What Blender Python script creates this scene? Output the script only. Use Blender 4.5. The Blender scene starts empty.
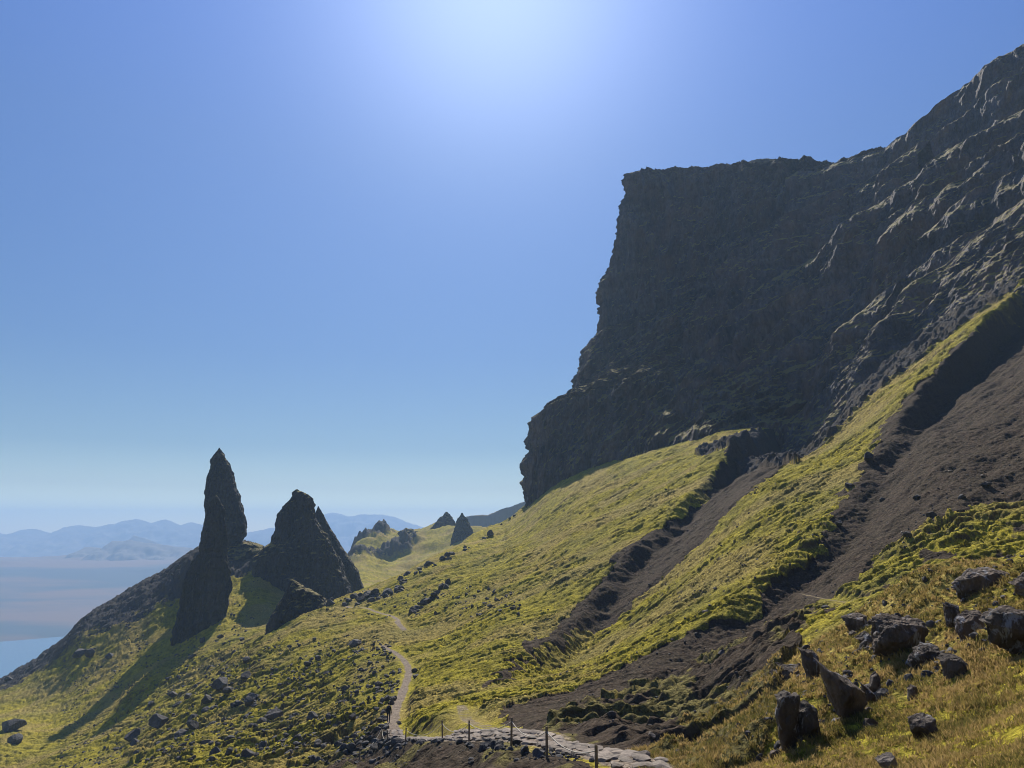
import bpy, bmesh, math, random
import numpy as np
from mathutils import Vector

# ------------------------------------------------------------------ camera, sky, sun, exposure
FPX, PITCH = 770.0, math.radians(10.69)
CP, SP = math.cos(PITCH), math.sin(PITCH)
scene = bpy.context.scene
cam_d = bpy.data.cameras.new('camera')
cam = bpy.data.objects.new('camera', cam_d)
scene.collection.objects.link(cam)
cam.location = (0, 0, 0)
cam.rotation_euler = (math.radians(90) + PITCH, 0, 0)
cam_d.sensor_width = 36.0
cam_d.lens = 36.0 * FPX / 1024.0
cam_d.clip_start = 0.1
cam_d.clip_end = 90000
scene.camera = cam

SUN_EL, SUN_AZ = math.radians(39.0), math.radians(-1.3)      # azimuth from +Y, positive to +X
AUREOLE = (4.0, 1.15)
world = bpy.data.worlds.new('World')
scene.world = world
world.use_nodes = True
wn = world.node_tree.nodes
wl = world.node_tree.links
sky = wn.new('ShaderNodeTexSky')
sky.sky_type = 'NISHITA'
sky.sun_disc = False
sky.sun_elevation = SUN_EL
sky.sun_rotation = SUN_AZ
sky.altitude = 450
sky.air_density = 1.0
sky.dust_density = 0.1
sky.ozone_density = 3.5
# the clear sky is graded: deeper blue, paler only towards the horizon, brighter round the sun
tc = wn.new('ShaderNodeTexCoord')
sep = wn.new('ShaderNodeSeparateXYZ'); wl.new(tc.outputs['Generated'], sep.inputs[0])
er = wn.new('ShaderNodeValToRGB'); wl.new(sep.outputs[2], er.inputs[0])
SKY_STOPS = [(0.0, (1.7, 1.6, 1.0)), (0.02, (1.4, 1.35, 0.95)), (0.05, (0.80, 0.76, 0.66)), (0.1, (0.50, 0.56, 0.60)), (0.22, (0.43, 0.56, 0.73)), (0.45, (0.49, 0.70, 1.0)), (0.75, (0.5, 0.88, 1.6))]
while len(er.color_ramp.elements) < len(SKY_STOPS): er.color_ramp.elements.new(0.5)
for q_, (p_, c_) in zip(er.color_ramp.elements, SKY_STOPS): q_.position = p_; q_.color = (*c_, 1)
mx = wn.new('ShaderNodeMix'); mx.data_type = 'RGBA'; mx.blend_type = 'MULTIPLY'; mx.inputs[0].default_value = 1
wl.new(sky.outputs[0], mx.inputs[6]); wl.new(er.outputs[0], mx.inputs[7])
sd = wn.new('ShaderNodeVectorMath'); sd.operation = 'DOT_PRODUCT'
wl.new(tc.outputs['Generated'], sd.inputs[0])
sd.inputs[1].default_value = (math.sin(SUN_AZ) * math.cos(SUN_EL), math.cos(SUN_AZ) * math.cos(SUN_EL), math.sin(SUN_EL))
def wmath(op, a, b):
    n_ = wn.new('ShaderNodeMath'); n_.operation = op
    for i_, q_ in enumerate((a, b)):
        if isinstance(q_, (int, float)): n_.inputs[i_].default_value = q_
        else: wl.new(q_, n_.inputs[i_])
    return n_.outputs[0]
dotp = wmath('MAXIMUM', sd.outputs['Value'], 0.0)
glow = wmath('ADD', wmath('MULTIPLY', wmath('POWER', dotp, 60.0), AUREOLE[0]), wmath('ADD', wmath('MULTIPLY', wmath('POWER', dotp, 9.0), AUREOLE[1]), wmath('MULTIPLY', wmath('POWER', dotp, 3.2), 0.50)))
gcol = wn.new('ShaderNodeMix'); gcol.data_type = 'RGBA'; gcol.blend_type = 'MULTIPLY'; gcol.inputs[0].default_value = 1
wl.new(glow, gcol.inputs[6]); gcol.inputs[7].default_value = (0.86, 0.93, 1.0, 1)
ad = wn.new('ShaderNodeMix'); ad.data_type = 'RGBA'; ad.blend_type = 'ADD'; ad.inputs[0].default_value = 1
wl.new(mx.outputs[2], ad.inputs[6]); wl.new(gcol.outputs[2], ad.inputs[7])
wl.new(ad.outputs[2], wn['Background'].inputs[0])
wn['Background'].inputs[1].default_value = 0.05

sun_d = bpy.data.lights.new('sun', 'SUN')
sun_d.energy = 3.9
sun_d.angle = math.radians(0.5)
sun_d.color = (1.0, 0.93, 0.81)
sun = bpy.data.objects.new('sun', sun_d)
scene.collection.objects.link(sun)
to_sun = Vector((math.sin(SUN_AZ) * math.cos(SUN_EL), math.cos(SUN_AZ) * math.cos(SUN_EL), math.sin(SUN_EL)))
sun.rotation_euler = to_sun.to_track_quat('Z', 'Y').to_euler()

scene.view_settings.view_transform = 'Standard'
scene.view_settings.look = 'None'
scene.view_settings.exposure = 1.0
scene.view_settings.gamma = 1.0
scene.view_settings.use_curve_mapping = False
scene.render.engine = 'CYCLES'
scene.cycles.max_bounces = 4
scene.cycles.diffuse_bounces = 2
scene.cycles.volume_bounces = 1
scene.cycles.use_denoising = True
scene.cycles.filter_width = 1.0

rng = np.random.default_rng(7)
random.seed(7)

# ------------------------------------------------------------------ helpers
def P(u, v, d):
    """place of the thing seen at (u, v) whose distance straight ahead is d metres"""
    u, v, d = np.asarray(u, float), np.asarray(v, float), np.asarray(d, float)
    a, b = (u - 512) / FPX, (384 - v) / FPX
    dy, dz = CP - b * SP, SP + b * CP
    return np.stack([a / dy * d, d + 0 * a, dz / dy * d], -1)

def _hash(ix, iy, iz, seed):
    h = (ix.astype(np.uint32) * np.uint32(374761393) + iy.astype(np.uint32) * np.uint32(668265263)
         + iz.astype(np.uint32) * np.uint32(2147483647) + np.uint32(seed * 1013904223 & 0xffffffff))
    h = (h ^ (h >> np.uint32(13))) * np.uint32(1274126177)
    h = (h ^ (h >> np.uint32(16))) * np.uint32(2246822519)
    return (h ^ (h >> np.uint32(15)))

def noise2(x, y, seed=0):
    x = np.asarray(x, np.float32); y = np.asarray(y, np.float32)
    fx, fy = np.floor(x), np.floor(y)
    ix, iy = fx.astype(np.int32), fy.astype(np.int32)
    x, y = x - fx, y - fy
    sx, sy = x * x * x * (x * (x * 6 - 15) + 10), y * y * y * (y * (y * 6 - 15) + 10)
    z = np.zeros_like(ix)
    def g(i, j, px, py):
        h = _hash(ix + i, iy + j, z, seed)
        a = (h & np.uint32(1023)).astype(np.float32) * np.float32(2 * math.pi / 1024)
        return np.cos(a) * px + np.sin(a) * py
    n0 = g(0, 0, x, y) * (1 - sx) + g(1, 0, x - 1, y) * sx
    n1 = g(0, 1, x, y - 1) * (1 - sx) + g(1, 1, x - 1, y - 1) * sx
    return (n0 * (1 - sy) + n1 * sy) * 1.5

def fbm2(x, y, octs=4, seed=0, gain=0.5):
    t, a, f = 0, 1.0, 1.0
    for k in range(octs):
        t = t + a * noise2(x * f, y * f, seed + k * 17)
        a *= gain; f *= 2.03
    return t

def vnoise3(x, y, z, seed=0):
    x, y, z = (np.asarray(q, np.float32) for q in (x, y, z))
    fx, fy, fz = np.floor(x), np.floor(y), np.floor(z)
    ix, iy, iz = fx.astype(np.int32), fy.astype(np.int32), fz.astype(np.int32)
    x, y, z = x - fx, y - fy, z - fz
    x, y, z = x * x * (3 - 2 * x), y * y * (3 - 2 * y), z * z * (3 - 2 * z)
    def g(i, j, k):
        return (_hash(ix + i, iy + j, iz + k, seed) & np.uint32(65535)).astype(np.float32) / 32767.5 - 1
    def plane(k):
        return (g(0, 0, k) * (1 - x) + g(1, 0, k) * x) * (1 - y) + (g(0, 1, k) * (1 - x) + g(1, 1, k) * x) * y
    return plane(0) * (1 - z) + plane(1) * z

def fbm3(p, s, octs=4, seed=0, gain=0.5, ridged=False):
    """p (..., 3), s wavelengths (sx, sy, sz)"""
    t, a, f = 0, 1.0, 1.0
    for k in range(octs):
        n = vnoise3(p[..., 0] / s[0] * f + 11.3 * k, p[..., 1] / s[1] * f, p[..., 2] / s[2] * f, seed + k * 31)
        if ridged: n = 1 - 2 * np.abs(n)
        t = t + a * n
        a *= gain; f *= 2.07
    return t

def smooth(e0, e1, x):
    t = np.clip((x - e0) / (e1 - e0), 0, 1)
    return t * t * (3 - 2 * t)

def grid_faces(nr, nc, wrap=False):
    i = np.arange(nr - 1)[:, None]; j = np.arange(nc if wrap else nc - 1)[None, :]
    j2 = (j + 1) % nc
    return np.stack([i * nc + j, i * nc + j2, (i + 1) * nc + j2, (i + 1) * nc + j], -1).reshape(-1, 4).astype(np.int32)

def mesh_np(name, verts, faces, mat, attrs=None, smooth_sh=True):
    """faces (n, k) int array"""
    me = bpy.data.meshes.new(name)
    verts = np.ascontiguousarray(verts, np.float32).reshape(-1, 3)
    n, k = faces.shape
    me.vertices.add(len(verts)); me.vertices.foreach_set('co', verts.ravel())
    me.loops.add(n * k); me.loops.foreach_set('vertex_index', np.ascontiguousarray(faces, np.int32).ravel())
    me.polygons.add(n)
    me.polygons.foreach_set('loop_start', np.arange(0, n * k, k, dtype=np.int32))
    me.polygons.foreach_set('loop_total', np.full(n, k, np.int32))
    me.update(calc_edges=True)
    me.polygons.foreach_set('use_smooth', np.full(n, smooth_sh))
    for nm, arr in (attrs or {}).items():
        at = me.attributes.new(nm, 'FLOAT_COLOR', 'POINT')
        at.data.foreach_set('color', np.ascontiguousarray(arr, np.float32).ravel())
    if mat: me.materials.append(mat)
    return me

def link(name, me, parent=None):
    o = bpy.data.objects.new(name, me)
    scene.collection.objects.link(o)
    if parent is not None: o.parent = parent
    return o

def tag(o, label=None, cat=None, group=None, kind=None):
    for k, v in (('label', label), ('category', cat), ('group', group), ('kind', kind)):
        if v: o[k] = v
    return o

def empty(name, loc, rz=0):
    o = bpy.data.objects.new(name, None)
    scene.collection.objects.link(o)
    o.location = loc; o.rotation_euler = (0, 0, rz)
    o.empty_display_size = 0.3
    return o

def polyline_dist(x, y, pts, closed=False):
    """distance to a polyline in plan, and the signed side and the parameter along it"""
    best = np.full(x.shape, 1e9, np.float32); side = np.zeros(x.shape, np.float32); par = np.zeros(x.shape, np.float32)
    acc = 0.0
    for (ax, ay), (bx, by) in zip(pts[:-1], pts[1:]):
        dx, dy = bx - ax, by - ay
        L = math.hypot(dx, dy)
        t = np.clip(((x - ax) * dx + (y - ay) * dy) / (L * L), 0, 1)
        qx, qy = x - ax - t * dx, y - ay - t * dy
        d = np.hypot(qx, qy)
        m = d < best
        best = np.where(m, d, best)
        side = np.where(m, np.sign(dx * qy - dy * qx), side)
        par = np.where(m, acc + t * L, par)
        acc += L
    return best, side, par / acc

def in_poly(x, y, poly):
    inside = np.zeros(x.shape, bool)
    n = len(poly)
    for i in range(n):
        x1, y1 = poly[i]; x2, y2 = poly[(i + 1) % n]
        if y1 == y2: continue
        c = ((y1 > y) != (y2 > y)) & (x < (x2 - x1) * (y - y1) / (y2 - y1) + x1)
        inside ^= c
    return inside

def resample(pts, n):
    """pts (k, m) -> n points, even along the first three columns"""
    pts = np.asarray(pts, float)
    L = np.concatenate([[0], np.cumsum(np.linalg.norm(np.diff(pts[:, :3], axis=0), axis=1))])
    t = np.linspace(0, L[-1], n)
    return np.stack([np.interp(t, L, pts[:, k]) for k in range(pts.shape[1])], -1)

# ------------------------------------------------------------------ materials
def new_mat(name):
    m = bpy.data.materials.new(name)
    m.use_nodes = True
    nt = m.node_tree
    b = nt.nodes['Principled BSDF']
    b.inputs['Roughness'].default_value = 0.9
    b.inputs['Specular IOR Level'].default_value = 0.25
    return m, nt, b

class NB:
    def __init__(s, nt): s.nt = nt
    def n(s, t, **kw):
        nd = s.nt.nodes.new(t)
        for k, v in kw.items(): setattr(nd, k, v)
        return nd
    def l(s, a, b): s.nt.links.new(a, b)
    def coords(s):
        return s.n('ShaderNodeNewGeometry').outputs['Position']
    def map(s, vec, scale):
        m = s.n('ShaderNodeMapping'); s.l(vec, m.inputs[0])
        m.inputs['Scale'].default_value = scale if hasattr(scale, '__len__') else (scale,) * 3
        return m.outputs[0]
    def noise(s, vec, scale=1.0, detail=4, rough=0.6, dist=0.0):
        t = s.n('ShaderNodeTexNoise'); s.l(vec, t.inputs['Vector'])
        t.inputs['Scale'].default_value = scale; t.inputs['Detail'].default_value = detail
        t.inputs['Roughness'].default_value = rough; t.inputs['Distortion'].default_value = dist
        return t.outputs[0]
    def voro(s, vec, scale=1.0, feature='F1', out='Distance'):
        t = s.n('ShaderNodeTexVoronoi', feature=feature); s.l(vec, t.inputs['Vector'])
        t.inputs['Scale'].default_value = scale
        return t.outputs[out]
    def ramp(s, fac, stops):
        r = s.n('ShaderNodeValToRGB'); s.l(fac, r.inputs[0])
        e = r.color_ramp.elements
        while len(e) < len(stops): e.new(0.5)
        for q, (p, c) in zip(e, stops):
            q.position = p
            q.color = (c[0], c[1], c[2], 1) if hasattr(c, '__len__') else (c, c, c, 1)
        return r.outputs[0]
    def mix(s, fac, a, b, mode='MIX'):
        m = s.n('ShaderNodeMix', data_type='RGBA', blend_type=mode)
        for i, q in ((0, fac), (6, a), (7, b)):
            if isinstance(q, (int, float)): m.inputs[i].default_value = q if i == 0 else (q, q, q, 1)
            elif isinstance(q, tuple): m.inputs[i].default_value = (*q, 1)
            else: s.l(q, m.inputs[i])
        return m.outputs[2]
    def math(s, op, a, b=0.0, c=0.0):
        m = s.n('ShaderNodeMath', operation=op)
        for i, q in enumerate((a, b, c)):
            if isinstance(q, (int, float)): m.inputs[i].default_value = q
            else: s.l(q, m.inputs[i])
        return m.outputs[0]
    def bump(s, h, dist, strength=1.0, normal=None):
        b = s.n('ShaderNodeBump'); s.l(h, b.inputs['Height'])
        b.inputs['Distance'].default_value = dist; b.inputs['Strength'].default_value = strength
        if normal is not None: s.l(normal, b.inputs['Normal'])
        return b.outputs[0]

def rock_mat(name, dark, light, warm, grassy=True, scale=1.0, bump=0.5, lichen=0.0, grass_at=(0.62, 0.8)):
    m, nt, bs = new_mat(name); N = NB(nt)
    co = N.coords()
    big = N.noise(N.map(co, (0.09 * scale, 0.09 * scale, 0.05 * scale)), 1, 5, 0.6)
    fine = N.noise(N.map(co, (0.8 * scale, 0.8 * scale, 0.35 * scale)), 1, 6, 0.7)
    strat = N.noise(N.map(co, (0.02 * scale, 0.02 * scale, 0.22 * scale)), 1, 4, 0.6)
    col = N.mix(N.ramp(fine, [(0.3, 0), (0.7, 1)]), dark, light)
    col = N.mix(N.math('MULTIPLY', N.ramp(big, [(0.4, 0), (0.65, 1)]), 0.7), col, warm)
    col = N.mix(0.55, col, N.mix(1.0, col, N.ramp(strat, [(0.35, 0.55), (0.65, 1.35)]), 'MULTIPLY'))
    streak = N.noise(N.map(co, (0.22 * scale, 0.22 * scale, 0.018 * scale)), 1, 5, 0.65)
    col = N.mix(0.6, col, N.mix(1.0, col, N.ramp(streak, [(0.38, 0.45), (0.62, 1.5)]), 'MULTIPLY'))
    if lichen:
        lv = N.noise(N.map(co, (0.35 * scale, 0.35 * scale, 0.2 * scale)), 1, 6, 0.72, 0.5)
        col = N.mix(N.math('MULTIPLY', N.ramp(lv, [(0.55, 0), (0.6, 1)]), lichen), col, (0.33, 0.33, 0.34))
    if grassy:
        g = N.n('ShaderNodeNewGeometry')
        sep = N.n('ShaderNodeSeparateXYZ'); N.l(g.outputs['Normal'], sep.inputs[0])
        gn = N.math('ADD', sep.outputs[2], N.math('MULTIPLY', N.math('SUBTRACT', fine, 0.5), 0.5))
        gf = N.ramp(gn, [(grass_at[0], 0), (grass_at[1], 1)])
        gc = N.mix(N.ramp(big, [(0.35, 0), (0.65, 1)]), (0.17, 0.135, 0.045), (0.25, 0.205, 0.055))
        col = N.mix(gf, col, gc)
    N.l(col, bs.inputs['Base Color'])
    vor = N.voro(N.map(co, (0.55 * scale, 0.55 * scale, 0.25 * scale)), 1, 'DISTANCE_TO_EDGE')
    h = N.math('ADD', fine, N.math('MULTIPLY', N.ramp(vor, [(0, 0), (0.25, 1)]), 0.35))
    h = N.math('ADD', h, N.math('MULTIPLY', big, 1.5))
    N.l(N.bump(h, bump / scale, 1.0), bs.inputs['Normal'])
    return m

M_CLIFF = rock_mat('cliff_rock', (0.024, 0.023, 0.028), (0.13, 0.12, 0.13), (0.14, 0.09, 0.062), scale=0.6, bump=1.8, grass_at=(0.58, 0.7))
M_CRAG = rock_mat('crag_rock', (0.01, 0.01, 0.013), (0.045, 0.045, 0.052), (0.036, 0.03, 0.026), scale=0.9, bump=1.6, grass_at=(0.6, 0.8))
M_BOULDER = rock_mat('boulder_rock', (0.035, 0.034, 0.036), (0.085, 0.083, 0.085), (0.07, 0.06, 0.052), grassy=False, scale=2.5, bump=0.4)
M_OUTCROP = rock_mat('outcrop_rock', (0.022, 0.018, 0.016), (0.15, 0.12, 0.095), (0.10, 0.066, 0.044), grassy=False, scale=7.0, bump=0.9, lichen=0.6)
M_SLAB = rock_mat('flagstone', (0.11, 0.09, 0.072), (0.25, 0.21, 0.17), (0.19, 0.15, 0.12), grassy=False, scale=7.0, bump=0.2)

# ------------------------------------------------------------------ the ground: one height field
# surveyed points: (u, v, distance ahead)
ANCH = [
 # knoll in front, falling away to the left
 (1024,768,9),(888,768,12),(760,768,15.5),(1024,700,12.5),(900,700,16),(1024,640,17),(860,672,19.5),(770,730,18),
 (1000,612,22),(940,612,24),(985,572,30),(1024,566,30),(700,768,18),
 # path and ground by it
 (640,766,20.5),(600,752,24),(560,743,28),(511,737,35),(470,739,41),(442,738,48),(415,741,55),(395,741,62),(391,729,74),
 (396,710,88),(404,690,104),(407,668,124),(402,655,141),(388,646,155),(410,632,172),(398,627,182),(400,620,200),
 (392,615,215),(375,612,232),(345,606,258),(547,768,24),(511,757,29),(469,748,38),(442,743,45),(405,755,51),(387,756,56),(381,746,64),(360,762,58),
 # left slope
 (330,768,66),(300,768,72),(250,768,84),(200,768,98),(150,768,125),(100,768,170),(50,768,205),(0,768,232),(45,745,255),(85,738,241),(0,740,262),
 (150,740,175),(180,700,225),(200,700,190),(250,700,165),(300,700,140),(350,700,115),(350,650,165),(300,650,195),(250,650,235),(300,620,250),(340,618,235),
 (140,700,265),(150,660,315),(100,700,300),(60,700,325),(0,705,340),(30,690,350),(235,612,330),(275,618,320),(215,640,300),(205,665,270),
 # spur under the pinnacles, its skyline and the drop behind it
 (0,681,420),(30,664,405),(65,641,385),(78,626,385),(103,613,385),(142,592,385),(178,571,388),(190,561,390),(205,553,392),(248,546,395),(262,555,392),
 (140,640,350),(100,655,350),(180,610,360),(240,580,365),(300,604,330),(340,602,300),
 (0,705,520),(65,690,520),(142,650,520),(200,620,520),(262,610,520),(310,620,500),
 (0,722,900),(65,722,900),(142,715,900),(200,700,900),(262,680,900),(310,650,900),
 (0,722,1500),(100,722,1500),(200,722,1500),(262,715,1500),(310,690,1500),(335,640,1500),
 # hillside
 (460,600,190),(440,640,150),(470,690,85),(450,705,75),(480,560,288),(430,620,180),(500,640,120),(560,700,60),(560,640,110),(560,560,182),
 (560,510,305),(560,482,410),(522,509,472),(500,535,400),(640,700,48),(640,640,82),(640,560,140),(640,500,212),(640,456,345),
 (700,740,28),(700,700,42),(700,640,66),(700,560,112),(700,500,165),(700,441,302),(765,560,92),(765,500,128),(765,445,200),(765,428,285),
 (730,660,48),(760,640,47),(830,608,50),(900,585,50),(960,562,55),(1024,545,58),
 (870,520,85),(870,470,112),(870,420,165),(860,402,215),(800,452,232),(940,500,78),(940,440,100),(940,380,150),(930,345,215),
 (1024,500,72),(1024,450,90),(1024,400,112),(1024,340,150),(1024,287,205),
 # skyline of the hillside and the corrie beyond
 (360,597,275),(380,586,298),(400,576,318),(430,559,358),(465,541,400),(490,527,430),
 (360,610,400),(380,600,420),(410,592,450),(450,575,520),(490,555,600),(522,530,650),
 (360,590,560),(372,584,600),(400,578,640),(430,570,680),(450,560,720),(355,572,680),(380,566,760),(410,555,800),(445,548,800),(480,540,800),
 (351,553,860),(360,545,880),(375,537,900),(390,532,910),(404,531,920),(418,530,930),(430,528,935),(440,521,940),(457,524,940),(475,534,930),(500,535,900),
 (351,575,1200),(375,570,1200),(404,560,1200),(440,548,1200),(475,545,1200),(510,540,1200),
 (522,530,1500),(560,520,700),(560,500,1400),(640,456,800),(765,430,800),(860,405,800),(1024,290,800),(640,456,1500),(860,405,1500),(1024,290,1500),
]
def _anchors():
    a = np.array(ANCH, float)
    p = P(a[:, 0], a[:, 1], a[:, 2])
    th = np.degrees(np.arctan2(p[:, 0], p[:, 1])); r = np.hypot(p[:, 0], p[:, 1])
    th, lr, s = list(th), list(np.log(r)), list(p[:, 2] / r)
    def add(t, rr, z): th.append(t); lr.append(math.log(rr)); s.append(z / rr)
    for t in (-180, -135, -90, -60, -30, 0, 30, 60, 90, 135, 180):
        w = math.sin(math.radians(t))
        add(t, 1.2, -1.65 + 0.1 * w); add(t, 3.0, -1.9 + 0.5 * w)
    for t in (-180, -140, -100, -70, 55, 80, 110, 145, 180):
        w = math.sin(math.radians(t))
        for rr, k in ((12, .38), (60, .40), (200, .42), (800, .3), (1600, .2)):
            add(t, rr, -1.5 - 0.03 * rr + k * rr * w)
    return np.array(th), np.array(lr), np.array(s)

TH_K = 1 / 12.0
_th, _lr, _s = _anchors()
def _phi(d2): return 0.5 * d2 * np.log(d2 + 1e-9)
def _fit():
    X = np.stack([_th * TH_K, _lr], -1); n = len(X)
    d2 = ((X[:, None] - X[None]) ** 2).sum(-1)
    A = np.zeros((n + 3, n + 3)); A[:n, :n] = _phi(d2) + np.eye(n) * 2e-4
    A[:n, n] = 1; A[:n, n + 1:] = X; A[n, :n] = 1; A[n + 1:, :n] = X.T
    b = np.zeros(n + 3); b[:n] = _s
    w = np.linalg.solve(A, b)
    return X, w
_X, _w = _fit()
GT = np.concatenate([np.linspace(-180, -44, 18)[:-1], np.linspace(-44, 44, 200), np.linspace(44, 180, 18)[1:]])
GL = np.linspace(math.log(1.0), math.log(2500), 330)
def _table():
    T, L = np.meshgrid(GT * TH_K, GL, indexing='ij')
    Q = np.stack([T.ravel(), L.ravel()], -1); out = np.empty(len(Q)); n = len(_X)
    for i in range(0, len(Q), 8000):
        q = Q[i:i + 8000]
        d2 = ((q[:, None] - _X[None]) ** 2).sum(-1)
        out[i:i + 8000] = _phi(d2) @ _w[:n] + _w[n] + q @ _w[n + 1:]
    return out.reshape(T.shape)
TAB = _table()
def tan_at(th, lr):
    i = np.clip(np.interp(th, GT, np.arange(len(GT))), 0, len(GT) - 1.001); j = np.clip((lr - GL[0]) / (GL[1] - GL[0]), 0, len(GL) - 1.001)
    i0, j0 = i.astype(int), j.astype(int); fi, fj = i - i0, j - j0
    return (TAB[i0, j0] * (1 - fi) * (1 - fj) + TAB[i0 + 1, j0] * fi * (1 - fj) + TAB[i0, j0 + 1] * (1 - fi) * fj + TAB[i0 + 1, j0 + 1] * fi * fj)
def H0(x, y):
    x, y = np.asarray(x, float), np.asarray(y, float)
    r = np.maximum(np.hypot(x, y), 1.0)
    return tan_at(np.degrees(np.arctan2(x, y)), np.log(r)) * r

def G(u, v, rmin=4.0):
    """where the line of sight through (u, v) first meets the ground: plan position"""
    q = P(u, v, 1.0); hr = math.hypot(q[0], q[1]); e = q[2] / hr
    th = math.degrees(math.atan2(q[0], q[1]))
    lr = np.linspace(math.log(rmin), math.log(1500), 3000)
    s = tan_at(np.full(lr.shape, th), lr)
    k = np.argmax(s > e)
    if s[k] <= e: k = np.argmax(s - e)
    r = math.exp(lr[k])
    return (q[0] / hr * r, q[1] / hr * r)
def GL_(pts, rmin=4.0): return [G(p[0], p[1], rmin) for p in pts]

def glide(pts, n=44, k=5):
    p = np.c_[np.array(pts), np.zeros(len(pts))]
    for q in range(3):
        p[1:-1] = (p[:-2] + 2 * p[1:-1] + p[2:]) / 4
    p = resample(p, n)[:, :2]
    e = np.pad(p, ((k, k), (0, 0)), 'edge')
    for i in range(k): e[i] = p[0] + (p[0] - p[1]) * (k - i); e[-1 - i] = p[-1] + (p[-1] - p[-2]) * (k - i)
    p = np.stack([np.convolve(e[:, c], np.ones(2 * k + 1) / (2 * k + 1), 'valid') for c in (0, 1)], -1)
    return [tuple(q) for q in p]
# the two gullies: top edge of the far bank, seen from above left to below right
GULLY_A = glide(GL_([(790,418),(765,430),(735,455),(700,487),(668,516),(640,540),(610,572),(585,594),(560,618),(535,642),(505,664),(470,690),(440,708)]))
GULLY_B = glide(GL_([(1060,262),(1024,289),(1000,303),(962,343),(935,366),(918,384),(898,412),(880,432),(868,460),(852,490),(835,518),(818,542),(795,562),(768,582),(740,600),(700,627),(662,650),(620,668),(575,688),(530,702),(505,708)]))
PATH = [(640,766),(620,760),(600,752),(580,746),(560,743),(535,739),(511,737),(490,738),(470,739),(442,738),(415,741),(396,741),(391,729),
        (396,710),(404,690),(408,672),(407,664),(402,656),(393,651),(386,648),(384,642)]
PATH_W = [P(*q)[:2] for q in [(640,766,20.5),(600,752,24),(560,743,28),(511,737,35),(470,739,41),(442,738,48),(415,741,55),(397,740,62),(392,729,74),(396,710,88),(404,690,104),(409,672,120),(407,662,131),(400,655,142),(390,651,150),(383,646,157)]]
PATH2_W = [P(*q)[:2] for q in [(404,632,171),(398,628,180),(396,623,192),(399,619,203),(394,615,214),(384,613,224),(374,611,233),(362,611,243),(345,607,257)]]
TRACK_W = GL_([(462,712),(466,718),(474,724),(488,728),(508,731),(530,730),(560,735)])
TRACK2_W = GL_([(1024,572),(960,577),(900,579),(860,577),(830,572),(800,566)])
TRACK3_W = GL_([(662,768),(662,745),(668,720),(665,700),(668,680)])

TIER = glide(GL_([(1060,268),(1024,290),(985,310),(930,352),(895,382),(862,410),(830,438),(805,455)]))
# what the ground is covered with
SCREE_A = GL_([(800,415),(765,432),(700,489),(640,542),(590,592),(540,640),(480,690),(490,688),(545,646),(590,610),(640,576),(690,540),(735,502),(780,464),(825,425)])
SCREE_B = GL_([(1060,262),(1024,289),(962,343),(918,384),(880,432),(852,490),(818,542),(768,582),(700,627),(620,668),(530,702),(500,712),(520,732),(600,738),(700,690),(690,660),(740,625),(800,585),(850,560),(900,530),(950,505),(1024,480),(1060,470)])
MOSS_B = GL_([(700,668),(745,630),(800,592),(840,560),(872,538),(900,512),(935,505),(975,488),(1024,470),(1100,450),(1100,600),(1024,562),(960,566),(900,584),(850,605),(790,650),(740,668)])
TERRACE = GL_([(540,730),(580,712),(620,694),(670,668),(715,640),(760,612),(800,590),(820,600),(790,650),(780,700),(760,760),(640,768),(610,745)])
BOULDERY = GL_([(120,690),(190,655),(260,640),(330,690),(400,720),(380,745),(300,768),(170,768),(110,740)])
EARTH_P = GL_([(300,768),(340,752),(380,738),(440,742),(520,745),(590,765),(600,790),(300,790)])
TRACKS = [(PATH_W[:8], 0.85), (PATH_W[7:], 0.52), (PATH2_W, 0.6), (TRACK_W, 0.38), (TRACK2_W, 0.2)]

def bank(x, y, line, w_bank, drop, w_rise, near_side=1):
    """a gully under a bank: drop steeply beside the line, climb back slowly away from it"""
    wob = fbm2(x / 3, y / 3, 3, 5) * 0.22
    d, side, t = polyline_dist(x, y, line)
    s = d * side * near_side + wob
    prof = -smooth(0, w_bank, s) * drop * (1 - smooth(w_bank, w_rise, s))
    lip = np.exp(-(s / 2.5) ** 2) * 0.25 * drop * 0.3
    fade = smooth(0, 0.06, t)
    return prof, lip, s, t, fade

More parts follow.
